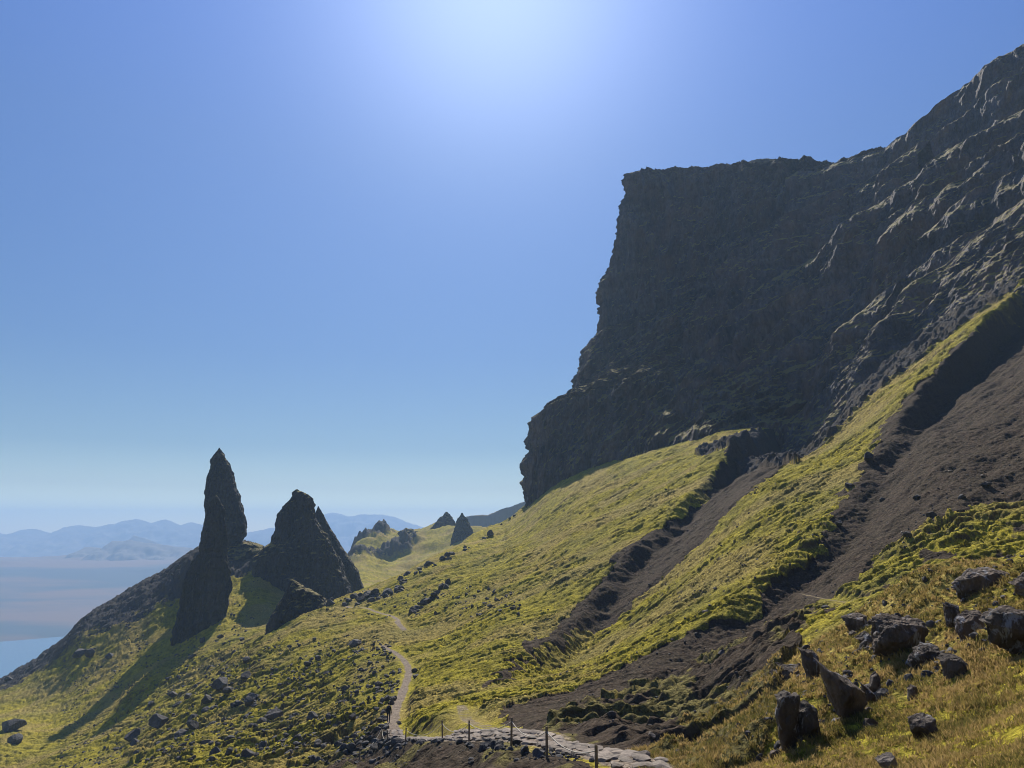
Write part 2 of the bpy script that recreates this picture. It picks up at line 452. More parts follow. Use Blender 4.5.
# the rocks of the knoll: outline, label, depth over width
KN = [
 ([(778,664),(792,665),(803,664),(804,675),(790.5,682),(781.6,678.5)], 'dark rock in shade between the upright slab and the small bluish boulder', 1.0),
 ([(798.6,647),(814,650),(819,655),(817.5,677),(812,680),(807,675),(803,662)], 'narrow upright slab with a flat pale top, leaning left', 0.9),
 ([(815.7,657),(830,668.6),(853,680),(866,689),(868,702),(860.6,716),(850,723.4),(839,711),(828,689),(819,671)], 'long slab slanting down to the right behind the upright slab, pale along its top', 0.7),
 ([(769,675),(772.6,669.5),(779,670),(782,677),(780,683),(773,685),(769.3,681)], 'small rounded boulder, bluish white with lichen, at the left tip of the outcrop', 1.0),
 ([(777,696.5),(787,691),(798.6,693),(800.4,700),(797,714),(796,730.6),(797.7,745),(792,755.7),(781.6,745),(779.8,730.6),(775,714)], 'tall fissured rock stack at the left end of the outcrop, below the bluish boulder', 0.8),
 ([(796.8,706),(807.6,701),(816.6,706),(818,721.6),(822,730.6),(814,745),(803,747),(796,730.6)], 'squat grey block leaning against the right side of the fissured stack', 1.0),
 ([(859,680),(871,689),(878.6,694.7),(875,702),(866,696)], 'small brown rock at the right end of the long slanting slab', 0.9),
 ([(868,684),(872,674),(877,671),(880,675),(880,684),(875,689)], 'small dark pointed rock above the right end of the long slab', 0.9),
 ([(842.6,618),(852,614),(862,612),(870,615.6),(867.6,628),(853.7,636)], 'dark pointed rock jutting left over the yellow grass', 0.9),
 ([(856.5,638),(867.6,631),(878.7,639),(872,649)], 'low broken rock under the dark pointed one', 0.9),
 ([(874.5,622.6),(884,616),(895,614.6),(917.5,617.4),(931,627),(930,644.7),(912,658.6),(895,664),(884,656),(872,650)], 'large dark boulder with white lichen patches in the middle of the outcrops', 0.8),
 ([(908,660),(916,648),(925,643),(938,644),(942,653),(934,667),(917.5,669)], 'rough brown rock in the hollow at the lower right of the large dark boulder', 0.9),
 ([(944,603),(959,604.5),(959.5,622.6),(946,622)], 'squared block standing alone in the grass above the hollow', 0.8),
 ([(919,599),(926,590),(934,583.7),(944,581),(951,584),(951,597.6),(936,604)], 'dark rock at the left end of the upper rock line', 0.9),
 ([(951,583),(962,575),(975.7,568.5),(995,567),(1010.4,570),(1013,583.7),(1000.7,602),(984,594),(962,599)], 'largest dark rock of the upper line, by the right edge', 0.7),
 ([(1013,583),(1028,572),(1045,573),(1050,590),(1030,597),(1014.5,588)], 'dark rock cut off by the right edge at the end of the upper line', 0.8),
 ([(984,620),(995,608.7),(1017,606),(1039.5,611.5),(1048,630),(1045,649),(1017,651),(989.6,637)], 'big rock at the right edge streaked white with lichen', 0.8),
 ([(957.7,620),(970,609),(984,611.5),(984,623),(972,632),(959,640)], 'dark fissured rock left of the lichen streaked one', 0.9),
 ([(941,658.6),(947,654),(956,653),(966,658),(970,664),(965,675),(959,681),(945,679)], 'rounded grey boulder in the grass below the fissured rock', 1.0),
 ([(912,719.6),(921,715),(934,715.5),(938,728),(923,740),(913,731)], 'half buried grey boulder low on the grass slope', 1.0),
 ([(877,760),(884,755),(894,753.5),(899.5,765.4),(886,772)], 'whitish stone at the very bottom of the grass slope', 0.8),
 ([(907,688),(912,685),(917.5,686),(918,697.4),(909,700)], 'small upright dark stone on open grass between the boulders', 0.9),
]
# hollows and mounds of the knoll: (u, v, distance, radius, height)
LUMPS = [(880,650,22,1.6,-0.9),(840,715,17.5,0.9,-0.55),(935,640,20,1.3,-0.5),(1010,625,19,1.4,-0.6),(985,690,13,0.5,-0.12),(760,740,17.5,1.0,-0.9),
         (815,680,19,0.6,0.12),(800,720,17.3,.7,.1),(905,600,30,2.0,0.5),(960,590,28,2.0,0.6)]
LUMPS = [(*P(u, v, d)[:2], r, h) for u, v, d, r, h in LUMPS]
for i, (pts, lab, th) in enumerate(KN):
    a_ = np.array(pts, float); vb_ = a_[:, 1].max(); d_ = G(a_[a_[:, 1] > vb_ - 6, 0].mean(), vb_)[1]
    w_, h_ = np.ptp(a_[:, 0]) * d_ / FPX, np.ptp(a_[:, 1]) * d_ / FPX
    x_, y_, _z = P(a_[:, 0].mean(), vb_, d_)
    if i in (10, 11, 13, 14, 15, 16, 17):
        LUMPS.append((x_ + 0.1 * w_, y_ + 0.65 * w_ + 0.5, 0.45 * w_ + 0.25, 0.55 * h_))
    LUMPS.append((x_ - 0.25 * w_, y_ - 0.35 * w_ - 0.1, 0.25 * w_, 0.07 * h_))
    LUMPS.append((x_ + 0.35 * w_, y_ - 0.3 * w_ - 0.1, 0.22 * w_, 0.09 * h_))

TRACK_H = []
def ground(x, y, tracks=True):
    """height and cover of the ground at plan positions"""
    x = np.asarray(x, np.float32); y = np.asarray(y, np.float32)
    z = H0(x, y).astype(np.float32)
    r = np.hypot(x, y)
    far = smooth(20, 120, r)
    # noise-warped positions for the edges of the covers
    wx = x + fbm2(x / 6, y / 6, 3, 40) * (0.6 + 2.0 * far); wy = y + fbm2(x / 6 + 50, y / 6, 3, 41) * (0.6 + 2.0 * far)
    scree = np.zeros_like(z)
    near = (r < 420)
    inA = in_poly(wx, wy, SCREE_A); inB = in_poly(wx, wy, SCREE_B); moss = in_poly(wx, wy, MOSS_B); terr = in_poly(wx, wy, TERRACE)
    bould = in_poly(wx, wy, BOULDERY); earth = in_poly(wx, wy, EARTH_P)
    scree = np.where(inA | inB, 1.0, 0.0)
    patch = smooth(-0.1, 0.35, fbm2(x / 5, y / 9, 4, 61))
    patch2 = smooth(-0.45, 0.0, fbm2(x / 6, y / 11, 4, 62))
    scree = np.where(moss, (1 - patch2) * 0.75, scree)
    scree = np.where(terr, 0.12 + 0.62 * (1 - patch), scree)
    scree = np.where(terr & (r < 25), np.minimum(scree, 0.3), scree)
    scree = np.where(earth, 0.2 + 0.5 * (1 - patch), scree)
    # gullies
    pa, la, sa, ta, fa = bank(x, y, GULLY_A, 4.5, 8.5, 32.0)
    k = fa * (1 - 0.6 * smooth(0.25, 0.7, ta)) * (1 - smooth(0.86, 1.0, ta))
    z = z + pa * k
    pb, lb, sb, tb, fb_ = bank(x, y, GULLY_B, 5.0, 8.8, 48.0)
    kb = (1 - 0.7 * smooth(0.3, 0.8, tb)) * (1 - smooth(0.9, 1.0, tb))
    z = z + pb * kb * smooth(0, 60, r)
    # rills in the open scree
    rill = fbm2((x * 0.8 + y * 0.6) / 30 + 3, (y * 0.8 - x * 0.6) / 5.5, 4, 71)
    z = z + np.where(inB | inA, rill * 0.8, 0) * far * (1 - terr) * smooth(35, 90, r)
    # broad unevenness
    z = z + fbm2(x / 38, y / 38, 4, 21) * 1.3 * smooth(40, 200, r) + fbm2(x / 90, y / 90, 3, 29) * 9 * smooth(420, 800, r)
    # tussocks, stony bumps
    grass = np.clip(1 - scree, 0, 1)
    density = 0.55 + 0.45 * smooth(-0.3, 0.4, fbm2(x / 14, y / 14, 3, 33))
    rough = 1 + 0.9 * bould
    cx_, cy_ = x + 1.2 * noise2(x / 3, y / 3, 91), y + 1.2 * noise2(x / 3, y / 3, 92)
    t1 = fbm2(cx_ / 4.2, cy_ / 1.6, 4, 45, 0.65)
    t2 = fbm2(cx_ / 12.0, cy_ / 4.0, 4, 46, 0.6)
    amp = (0.31 * smooth(12, 60, r) + 0.05 + 0.1 * smooth(150, 320, r)) * density * rough * (0.3 + 0.7 * grass)
    z = z + (smooth(-0.12, 0.16, t1) * 0.9 + t1 * 0.5) * amp
    z = z + (smooth(-0.08, 0.12, t2) * 0.9 + t2 * 0.6) * amp * 0.5 * smooth(30, 90, r)
    z = z + fbm2(x / 0.75, y / 0.6, 3, 47, 0.6) * (0.035 + 0.10 * smooth(15, 80, r)) * (0.7 + .3 * grass)
    z = z + fbm2(x / 7, y / 7, 3, 55) * np.where(bould, 0.55, 0.22) * far
    # terracettes: steps along the contour
    tc = fbm2(x / 5.0, y / 1.5 + x / 14, 3, 81)
    z = z + np.where(terr | (moss & (r < 120)), (smooth(-0.15, 0.25, tc) - 0.5) * 0.30, 0) * smooth(14, 26, r)
    stp = fbm2(x / 7.0, y / 2.6 + x / 20, 3, 83)
    z = z + np.where(terr, smooth(-0.05, 0.1, stp) * 0.4, 0) * smooth(14, 26, r)
    # crags and blocky ground
    crag = smooth(-0.1, 0.5, fbm2(x / 70, y / 70, 4, 93)) * smooth(700, 840, r) * (1 - smooth(930, 1000, r)) * smooth(-92, -106, x)
    z = z + crag * (14 + 8 * fbm2(x / 16, y / 16, 4, 94, 0.6))
    spur = smooth(350, 380, y + 5 * fbm2(x / 12, y / 12, 3, 18)) * smooth(-105, -130, x) * (r < 520)
    z = z + spur * fbm3(np.stack([x, y, x * 0], -1), (5, 5, 5), 4, 12, ridged=True) * 0.9
    z = z + np.where(terr | earth, (fbm2(x / 1.6, y / 2.6, 4, 87, 0.6)) * 0.22, 0) * smooth(12, 22, r)
    for lx, ly, lr, lh in LUMPS:
        z = z + lh * np.exp(-((x - lx) ** 2 + (y - ly) ** 2) / (lr * lr))
    # paths: level them, cut into the slope on the uphill side
    if tracks and not TRACK_H:
        for line, w in TRACKS:
            k_ = resample(np.c_[np.array(line), np.zeros(len(line))], 60)[:, :2]
            hh = ground(k_[:, 0], k_[:, 1], False)[0]
            hh = np.convolve(np.pad(hh, 4, 'edge'), np.ones(9) / 9, 'valid')
            TRACK_H.append(hh)
    pth = np.zeros_like(z); paved = np.zeros_like(z)
    for i, (line, w) in enumerate(TRACKS if tracks else []):
        xs = [q[0] for q in line]; ys = [q[1] for q in line]
        m = (x > min(xs) - 6) & (x < max(xs) + 6) & (y > min(ys) - 6) & (y < max(ys) + 6)
        if not m.any(): continue
        xm, ym = x[m], y[m]
        d, side, t = polyline_dist(xm, ym, line)
        hz = np.interp(t, np.linspace(0, 1, 60), TRACK_H[i]) - (0.12 if w > 0.5 else 0.06)
        dd = d + fbm2(xm / 0.9, ym / 0.9, 2, 66) * 0.14 * min(1, w * 1.4) + fbm2(xm / 4, ym / 4, 2, 69) * 0.22 * w
        f = 1 - smooth(w, w * 1.6 + 1.3, dd)
        z[m] = z[m] * (1 - f) + (hz + fbm2(xm / .5, ym / .5, 2, 67) * 0.03) * f
        pm = (1 - smooth(w * 0.9, w * 1.15, dd)) * (1 if w > 0.5 else 0.75 * smooth(-0.6, 0.1, fbm2(xm / 2, ym / 2, 2, 68)))
        pth[m] = np.maximum(pth[m], pm)
        if i == 0: paved[m] = pm
    z = np.where(r < 5, H0(x, y), z)
    yel = np.clip(0.5 + 0.7 * fbm2(x / 22, y / 22, 3, 15) + 0.3 * moss, 0, 1)
    yel = np.where(terr | earth, -0.75 + 0.5 * fbm2(x / 3, y / 3, 3, 16), yel)
    stony = np.clip(np.maximum(bould * 0.25 * patch, np.maximum(spur * 0.9, smooth(500, 700, r) * 0.15 + crag)), 0, 1)
    td, ts, tt_ = polyline_dist(x, y, TIER)
    tier = ((ts < 0) & (td < 70) & (x > 60) & (r < 420) & (y > 130)) * smooth(0, 5, td + 3 * fbm2(x / 5, y / 5, 3, 19))
    stony = np.maximum(stony, tier * 0.95)
    z = z + tier * fbm3(np.stack([x, y, x * 0], -1), (7, 7, 7), 4, 13, 0.55, ridged=True) * 1.6
    gro = np.clip(scree * (1 - pth), 0, 1)
    return z, np.stack([gro, yel, stony, pth], -1)

Q = 1.0
def ground_grid():
    th = np.radians(np.concatenate([np.linspace(-180, -38, 40)[:-1], np.linspace(-38, 38, int(1420 * Q)), np.linspace(38, 180, 40)[1:]]))
    lr = np.concatenate([np.log([0.02, 0.5]), np.linspace(math.log(1.1), math.log(7), 40)[:-1], np.linspace(math.log(7), math.log(60), int(640 * Q))[:-1],
                         np.linspace(math.log(60), math.log(320), int(860 * Q))[:-1], np.linspace(math.log(320), math.log(520), int(170 * Q))[:-1],
                         np.linspace(math.log(520), math.log(1600), int(230 * Q))])
    R, T = np.meshgrid(np.exp(lr), th, indexing='ij')
    x, y = (R * np.sin(T)).astype(np.float32), (R * np.cos(T)).astype(np.float32)
    z = np.empty_like(x); zone = np.empty(x.shape + (4,), np.float32)
    for i in range(0, len(lr), 120):
        z[i:i + 120], zone[i:i + 120] = ground(x[i:i + 120], y[i:i + 120])
    return x, y, z, zone
gx, gy, gz, gzone = ground_grid()
NR, NC = gx.shape

def ground_mat():
    m, nt, bs = new_mat('hillside'); N = NB(nt)
    co = N.coords()
    at = N.n('ShaderNodeAttribute', attribute_name='zone')
    sp = N.n('ShaderNodeSeparateColor'); N.l(at.outputs['Color'], sp.inputs[0])
    scree, yel, stony, path = sp.outputs[0], sp.outputs[1], sp.outputs[2], at.outputs['Alpha']
    n1 = N.noise(N.map(co, 0.35), 1, 6, 0.65)
    n2 = N.noise(N.map(co, 2.2), 1, 5, 0.7)
    n3 = N.noise(N.map(co, 11.0), 1, 5, 0.7)
    n0 = N.noise(N.map(co, 0.06), 1, 4, 0.6)
    olive = N.mix(N.ramp(n1, [(0.36, 0), (0.6, 1)]), (0.15, 0.13, 0.018), (0.33, 0.275, 0.028))
    straw = N.mix(N.ramp(n2, [(0.35, 0), (0.65, 1)]), (0.185, 0.14, 0.035), (0.36, 0.28, 0.075))
    g = N.mix(N.ramp(N.math('ADD', yel, N.math('MULTIPLY', N.math('SUBTRACT', n2, 0.5), 0.8)), [(0.25, 0), (0.6, 1)]), straw, olive)
    g = N.mix(N.ramp(n0, [(0.45, 0), (0.7, 0.5)]), g, (0.14, 0.135, 0.045))
    g = N.mix(N.math('MULTIPLY', N.ramp(N.math('MULTIPLY', yel, -1.0), [(0.0, 0), (0.5, 1)]), 0.8), g, N.mix(n2, (0.05, 0.045, 0.022), (0.16, 0.14, 0.05)))
    n25 = N.noise(N.map(co, 4.6), 1, 3, 0.7)
    g = N.mix(1.0, g, N.ramp(n25, [(0.36, 0.62), (0.62, 1.4)]), 'MULTIPLY')
    g = N.mix(1.0, g, N.ramp(n3, [(0.3, 0.4), (0.65, 1.3)]), 'MULTIPLY')
    earth = N.mix(N.ramp(n2, [(0.3, 0), (0.7, 1)]), (0.045, 0.037, 0.028), (0.09, 0.07, 0.05))
    sc = N.mix(N.ramp(n2, [(0.3, 0), (0.7, 1)]), (0.028, 0.022, 0.015), (0.092, 0.071, 0.047))
    sc = N.mix(N.ramp(n1, [(0.4, 0), (0.62, 0.8)]), sc, (0.07, 0.05, 0.036))
    peb = N.voro(N.map(co, 3.2), 1, 'F1', 'Distance')
    sc = N.mix(1.0, sc, N.ramp(peb, [(0.1, 1.5), (0.5, 0.75)]), 'MULTIPLY')
    sfac = N.ramp(N.math('ADD', scree, N.math('MULTIPLY', N.math('SUBTRACT', n1, 0.5), 0.9)), [(0.4, 0), (0.58, 1)])
    col = N.mix(sfac, g, sc)
    rock = N.mix(N.ramp(n2, [(0.3, 0), (0.7, 1)]), (0.02, 0.02, 0.021), (0.075, 0.07, 0.068))
    rfac = N.ramp(N.math('ADD', stony, N.math('MULTIPLY', N.math('SUBTRACT', n1, 0.5), 1.3)), [(0.45, 0), (0.6, 1)])
    col = N.mix(rfac, col, rock)
    ge = N.n('ShaderNodeNewGeometry'); sn = N.n('ShaderNodeSeparateXYZ'); N.l(ge.outputs['Normal'], sn.inputs[0])
    steep = N.ramp(N.math('ADD', sn.outputs[2], N.math('MULTIPLY', N.math('SUBTRACT', n2, 0.5), 0.25)), [(0.5, 1), (0.72, 0)])
    col = N.mix(N.math('MULTIPLY', steep, 0.85), col, earth)
    pc = N.mix(N.ramp(n3, [(0.38, 0), (0.6, 1)]), (0.10, 0.078, 0.06), (0.33, 0.27, 0.21))
    pc = N.mix(N.ramp(n2, [(0.4, 0.55), (0.55, 0)]), pc, (0.11, 0.085, 0.06))
    col = N.mix(path, col, pc)
    N.l(col, bs.inputs['Base Color'])
    bs.inputs['Roughness'].default_value = 0.95
    bs.inputs['Specular IOR Level'].default_value = 0.04
    hb = N.math('ADD', N.math('MULTIPLY', n1, 1.6), N.math('MULTIPLY', n2, 0.55))
    hb = N.math('ADD', hb, N.math('MULTIPLY', n3, 0.10))
    N.l(N.bump(hb, 0.45, 1.0), bs.inputs['Normal'])
    return m
M_GROUND = ground_mat()
gm = mesh_np('ground', np.stack([gx, gy, gz], -1), grid_faces(NR, NC)[:, ::-1], M_GROUND, {'zone': gzone})
tag(link('ground', gm), kind='structure')

def HZ(x, y):
    z, _ = ground(np.atleast_1d(np.float32(x)), np.atleast_1d(np.float32(y)))
    return float(z[0])

# ------------------------------------------------------------------ the escarpment
def rock_disp(p, amp, seed=0, col=1.0):
    """how far the face stands out: blocks, upright ribs and level beds"""
    big = fbm3(p, (38, 38, 55), 3, seed, 0.5)
    rib = fbm3(p, (10, 10, 48), 5, seed + 5, 0.58, ridged=True)
    bed = fbm3(p + 3 * big[..., None], (60, 60, 7), 3, seed + 9, 0.5)
    fin = fbm3(p, (2.6, 2.6, 4.0), 3, seed + 14, 0.6)
    return amp * (big * 1.0 + rib * 0.5 * col + bed * 0.2 + fin * 0.2)

def headland():
    # rows bottom to top, columns left (far) to right (near): (u, v, distance)
    R = [
     [(522,545,470),(560,520,418),(640,490,352),(700,480,315),(765,470,288),(830,470,262)],
     [(523,500,470),(562,472,424),(640,448,366),(700,434,320),(765,425,296),(830,425,272)],
     [(526,455,472),(566,440,430),(645,415,378),(705,402,345),(775,395,322),(840,395,300)],
     [(529,424,474),(571,402,442),(650,380,398),(710,370,366),(780,360,345),(845,360,322)],
     [(545,409,484),(574,397,458),(652,371,408),(713,360,376),(784,350,355),(850,350,332)],
     [(573,400,505),(590,384,482),(665,352,428),(722,338,400),(792,325,380),(855,320,360)],
     [(578,369,508),(610,355,486),(678,325,452),(732,310,424),(802,300,402),(862,295,378)],
     [(589,342,510),(625,330,490),(688,305,458),(742,290,432),(810,280,412),(868,275,390)],
     [(598,334,520),(635,322,505),(695,297,478),(748,282,455),(815,270,430),(872,265,405)],
     [(597,290,522),(640,282,512),(700,268,490),(752,255,466),(820,240,442),(876,235,418)],
     [(607,262,524),(650,252,514),(708,240,496),(760,228,474),(826,215,452),(880,210,428)],
     [(616,220,526),(660,212,520),(716,205,504),(766,196,485),(832,190,462),(884,180,438)],
     [(622,192,530),(664,188,524),(718,183,510),(768,178,494),(836,176,472),(886,165,448)],
     [(626,176,533),(668,173,528),(720,171,516),(770,170,502),(838,168,482),(888,156,460)],
     [(631,173,545),(672,171,542),(722,169,532),(772,168,520),(840,167,500),(890,154,480)],
    ]
    R = np.array(R, float)
    nr, nc = R.shape[:2]
    W = P(R[..., 0], R[..., 1], R[..., 2])
    # wrap round the back on the left, then densify
    back = W[:, :1] + np.array([70, 130, 0]) ; back2 = W[:, :1] + np.array([14, 22, 0])
    W = np.concatenate([back, back2, W], 1)
    top = W[-1:] + np.array([25, 120, 2.0]) - np.array([0, 0, 6])
    W = np.concatenate([W, top], 0)
    nr, nc = W.shape[:2]
    ti = np.linspace(0, nr - 1, 560)
    ti = np.sort(np.concatenate([np.linspace(0, nr - 2, 540), np.linspace(nr - 2, nr - 1, 30)[1:]]))
    tj = np.sort(np.concatenate([np.linspace(0, 2, 60), np.linspace(2, nc - 1, 520)[1:]]))
    i0 = np.clip(ti.astype(int), 0, nr - 2); j0 = np.clip(tj.astype(int), 0, nc - 2)
    fi = (ti - i0)[:, None, None]; fj = (tj - j0)[None, :, None]
    fj = np.where(j0[None, :, None] >= 2, fj * fj * (3 - 2 * fj) * .5 + fj * .5, fj)
    p = (W[i0][:, j0] * (1 - fi) * (1 - fj) + W[i0 + 1][:, j0] * fi * (1 - fj) + W[i0][:, j0 + 1] * (1 - fi) * fj + W[i0 + 1][:, j0 + 1] * fi * fj)
    n = np.array([-0.35, -0.93, 0.0])
    d = rock_disp(p, 5.0, 3, 1.9) + fbm3(p, (16, 16, 120), 3, 44, 0.6, ridged=True) * 3.0
    edge = smooth(2.0, 2.6, tj)[None, :] * (0.25 + 0.75 * smooth(nr - 2, nr - 2.6, ti))[:, None]
    # big buttresses on the open face
    but = fbm3(p, (46, 46, 150), 2, 77, ridged=True) * 5
    p = p + n * ((d + but) * (0.18 + 0.82 * edge))[..., None]
    jag = fbm3(p, (7, 7, 7), 3, 9) * 0.9
    p[..., 2] += jag * smooth(nr - 2.4, nr - 2, ti)[:, None] * 1.3
    p[..., 0] += (jag * 1.6 + fbm3(p, (13, 13, 13), 4, 19, 0.6, ridged=True) * 3.0 - 2.2 + 1.6 * smooth(150, 200, p[..., 2])) * (1 - edge) * smooth(0.9, 1.6, tj)[None, :]
    return p

def spur(crest, nrm, height, lean=0.36, seed=0, amp=3.0, cap=7.0, n=520, m=340, wobble=1.0, cap_slope=1.0, back=0.75):
    """a rib of rock: crest line, a steep face in front of it, its back falling away behind"""
    c = P(*np.array(crest, float).T)
    c = resample(c, n)
    arc = np.linspace(0, 1, n)[:, None]
    c = c + np.stack([0 * c[:, 0], 0 * c[:, 0], fbm3(c, (16, 16, 900), 4, seed) * 2.4 * wobble], -1)
    nr = np.array([nrm[0], nrm[1], 0.0]); nr /= np.linalg.norm(nr)
    h = np.concatenate([np.linspace(0, cap, 26)[:-1], cap + (height - cap) * np.linspace(0, 1, m - 25) ** 1.15])
    capw = cap / cap_slope
    out = np.where(h < cap, h / cap_slope, capw + (h - cap) * lean)
    # beds: the face steps back now and then
    step = 0
    for k, hh in enumerate(np.arange(18 + seed % 7, height, 31)):
        step = step + smooth(hh, hh + 3.5, h) * 4.0
    out = out + step
    nc_ = np.array([-1.0, 0.12, 0]); nc_ /= np.linalg.norm(nc_)
    capk = np.clip(0.9 + 1.0 * fbm3(c, (22, 22, 900), 3, seed + 71), 0.05, 2.1)[:, None]      # the mossy cap comes and goes
    co_ = np.minimum(h, cap)[None] / cap_slope * capk
    front = c[:, None] + nc_ * co_[..., None] + nr * ((out - np.minimum(h, cap) / cap_slope)[None] )[..., None] - np.array([0, 0, 1.0]) * h[None, :, None]
    grow = smooth(0, cap * 1.4, h)[None, :]
    d = rock_disp(front, amp, seed + 3)
    rav = fbm3(front, (34, 34, 90), 2, seed + 60, ridged=True) * amp * 0.9
    front = front + nr * ((d + rav) * (0.22 + 0.78 * grow))[..., None]
    front[..., 2] += (fbm3(front, (8, 8, 8), 3, seed + 21) * 0.9)
    hb = np.linspace(0, height, 40)[1:][::-1]
    bk = c[:, None] - nr * (hb / back)[None, :, None] - np.array([0, 0, 1.0]) * hb[None, :, None]
    bk = bk - nr * (rock_disp(bk, amp * 0.6, seed + 8) * smooth(0, 6, hb)[None, :])[..., None]
    return np.concatenate([bk, front], 1)

pieces = [headland()]
pieces.append(spur([(792,176,470),(800,170,462),(830,166,450),(862,157,436),(885,148,424),(905,135,412),(935,105,398),(960,88,388),(985,65,378),(1005,55,370),(1024,45,362),(1110,-5,330)],
                   (-0.5, -0.86), 170, 0.42, 11, 3.2, 4.0, cap_slope=1.2))
pieces.append(spur([(690,330,398),(715,290,400),(741,247,404),(762,232,404),(790,213,402),(825,199,398),(856,186,392),(885,170,386),(930,140,372)],
                   (-0.6, -0.8), 130, 0.42, 23, 3.6, 8.0))
pieces.append(spur([(690,372,360),(724,322,364),(745,305,366),(762,288,366),(790,268,364),(820,254,360),(836,245,356),(855,218,352),(877,198,348),(910,184,340),(930,172,334),(948,151,328),(985,134,318),(1024,114,306),(1110,60,280)],
                   (-0.62, -0.78), 150, 0.4, 37, 3.6, 8.0))
pieces.append(spur([(740,400,318),(760,372,322),(784,350,324),(806,338,324),(828,322,322),(850,300,318),(880,272,310),(905,252,304),(930,236,298),(950,212,292),(980,190,284),(1002,172,278),(1024,158,270),(1110,100,246)],
                   (-0.64, -0.77), 120, 0.45, 51, 3.2, 8.0))
pieces.append(spur([(792,455,265),(812,425,268),(840,378,273),(862,352,275),(880,330,275),(905,303,273),(935,275,268),(965,251,264),(1002,222,257),(1024,204,250),(1110,130,228)],
                   (-0.86, -0.5), 90, 0.82, 67, 2.6, 8.0))
pieces.append(spur([(700,420,332),(724,395,335),(745,372,338),(765,342,340),(790,312,340),(815,290,338),(845,268,334),(880,238,326),(905,215,318),(940,190,310),(985,160,298),(1024,138,286),(1110,85,262)],
                   (-0.6, -0.8), 120, 0.42, 83, 3.4, 7.0))
pieces.append(spur([(770,432,290),(795,402,295),(815,374,297),(840,346,296),(870,312,290),(900,284,282),(930,258,292),(965,227,288),(1000,197,282),(1024,179,277),(1110,115,255)],
                   (-0.7, -0.7), 100, 0.6, 97, 3.0, 7.0))
vv, ff, off = [], [], 0
for p in pieces:
    vv.append(p.reshape(-1, 3)); ff.append(grid_faces(*p.shape[:2]) + off); off += p.shape[0] * p.shape[1]
cm = mesh_np('cliff', np.concatenate(vv), np.concatenate(ff), M_CLIFF)
tag(link('cliff', cm), kind='structure')

# ------------------------------------------------------------------ pinnacles
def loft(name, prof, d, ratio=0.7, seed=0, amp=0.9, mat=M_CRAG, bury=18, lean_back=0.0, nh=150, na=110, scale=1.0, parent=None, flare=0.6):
    """a rock tower from its left and right edges (v, uL, uR) top to bottom, as deep as it is wide times ratio"""
    pr = np.array(prof, float)
    L = P(pr[:, 1], pr[:, 0], d); R_ = P(pr[:, 2], pr[:, 0], d)
    z = (L[:, 2] + R_[:, 2]) / 2
    cx = (L[:, 0] + R_[:, 0]) / 2; hw = (R_[:, 0] - L[:, 0]) / 2
    z = np.append(z, z[-1] - bury); cx = np.append(cx, cx[-1]); hw = np.append(hw, hw[-1] + bury * flare)
    zz = np.linspace(z[0], z[-1], nh)
    order = np.argsort(z)
    CX = np.interp(zz, z[order], cx[order]); HW = np.interp(zz, z[order], hw[order])
    a = np.linspace(0, 2 * math.pi, na, endpoint=False)
    ca, sa = np.cos(a), np.sin(a)
    k = (np.abs(ca) ** 2.6 + np.abs(sa) ** 2.6) ** (-1 / 2.6)
    x = CX[:, None] + HW[:, None] * (k * ca)[None]
    y = d + HW[:, None] * ratio * (k * sa)[None] + lean_back * (zz - zz[-1])[:, None]
    p = np.stack([x, y, np.broadcast_to(zz[:, None], x.shape)], -1)
    nrm = np.stack([ca, sa, 0 * ca], -1)[None]
    s = scale
    dd = (fbm3(p, (9 * s, 9 * s, 14 * s), 3, seed) * 0.8 + fbm3(p, (3.6 * s, 3.6 * s, 10 * s), 4, seed + 4, 0.6, ridged=True) * 0.75
          + fbm3(p, (12 * s, 12 * s, 2.6 * s), 3, seed + 6) * 0.4 + fbm3(p, (1.6 * s, 1.6 * s, 2.4 * s), 3, seed + 8, 0.6) * 0.5 - 0.5) * amp
    dd = dd * np.minimum(1, HW[:, None] / (2.5 * amp + 0.01)) * (0.75 + 0.25 * np.abs(sa)[None])
    p = p + nrm * dd[..., None]
    rag = fbm3(p, (2.2 * s, 2.2 * s, 2.2 * s), 3, seed + 33) * amp * 0.45
    p[..., 2] += rag * smooth(zz[0] - 9 * s, zz[0], zz)[:, None] * smooth(0.0, 3 * s, HW)[:, None]
    top = p[0].mean(0); top[2] = zz[0] + 0.2 * s
    v = np.concatenate([p.reshape(-1, 3), top[None]])
    f = grid_faces(nh, na, wrap=True)[:, ::-1]
    ti = len(v) - 1
    j = np.arange(na)
    f = np.concatenate([f, np.stack([j, (j + 1) % na, np.full(na, ti), np.full(na, ti)], -1)[:, [0, 1, 2, 2]]])
    base = np.array([cx[-1], d, z[-1]])
    me = bpy.data.meshes.new(name)
    quads = f[:-na]; tris = f[-na:, :3]
    me.from_pydata((v - base).tolist(), [], quads.tolist() + tris.tolist())
    me.polygons.foreach_set('use_smooth', np.full(len(me.polygons), True))
    me.materials.append(mat); me.update()
    o = link(name, me, parent); o.location = base
    return o

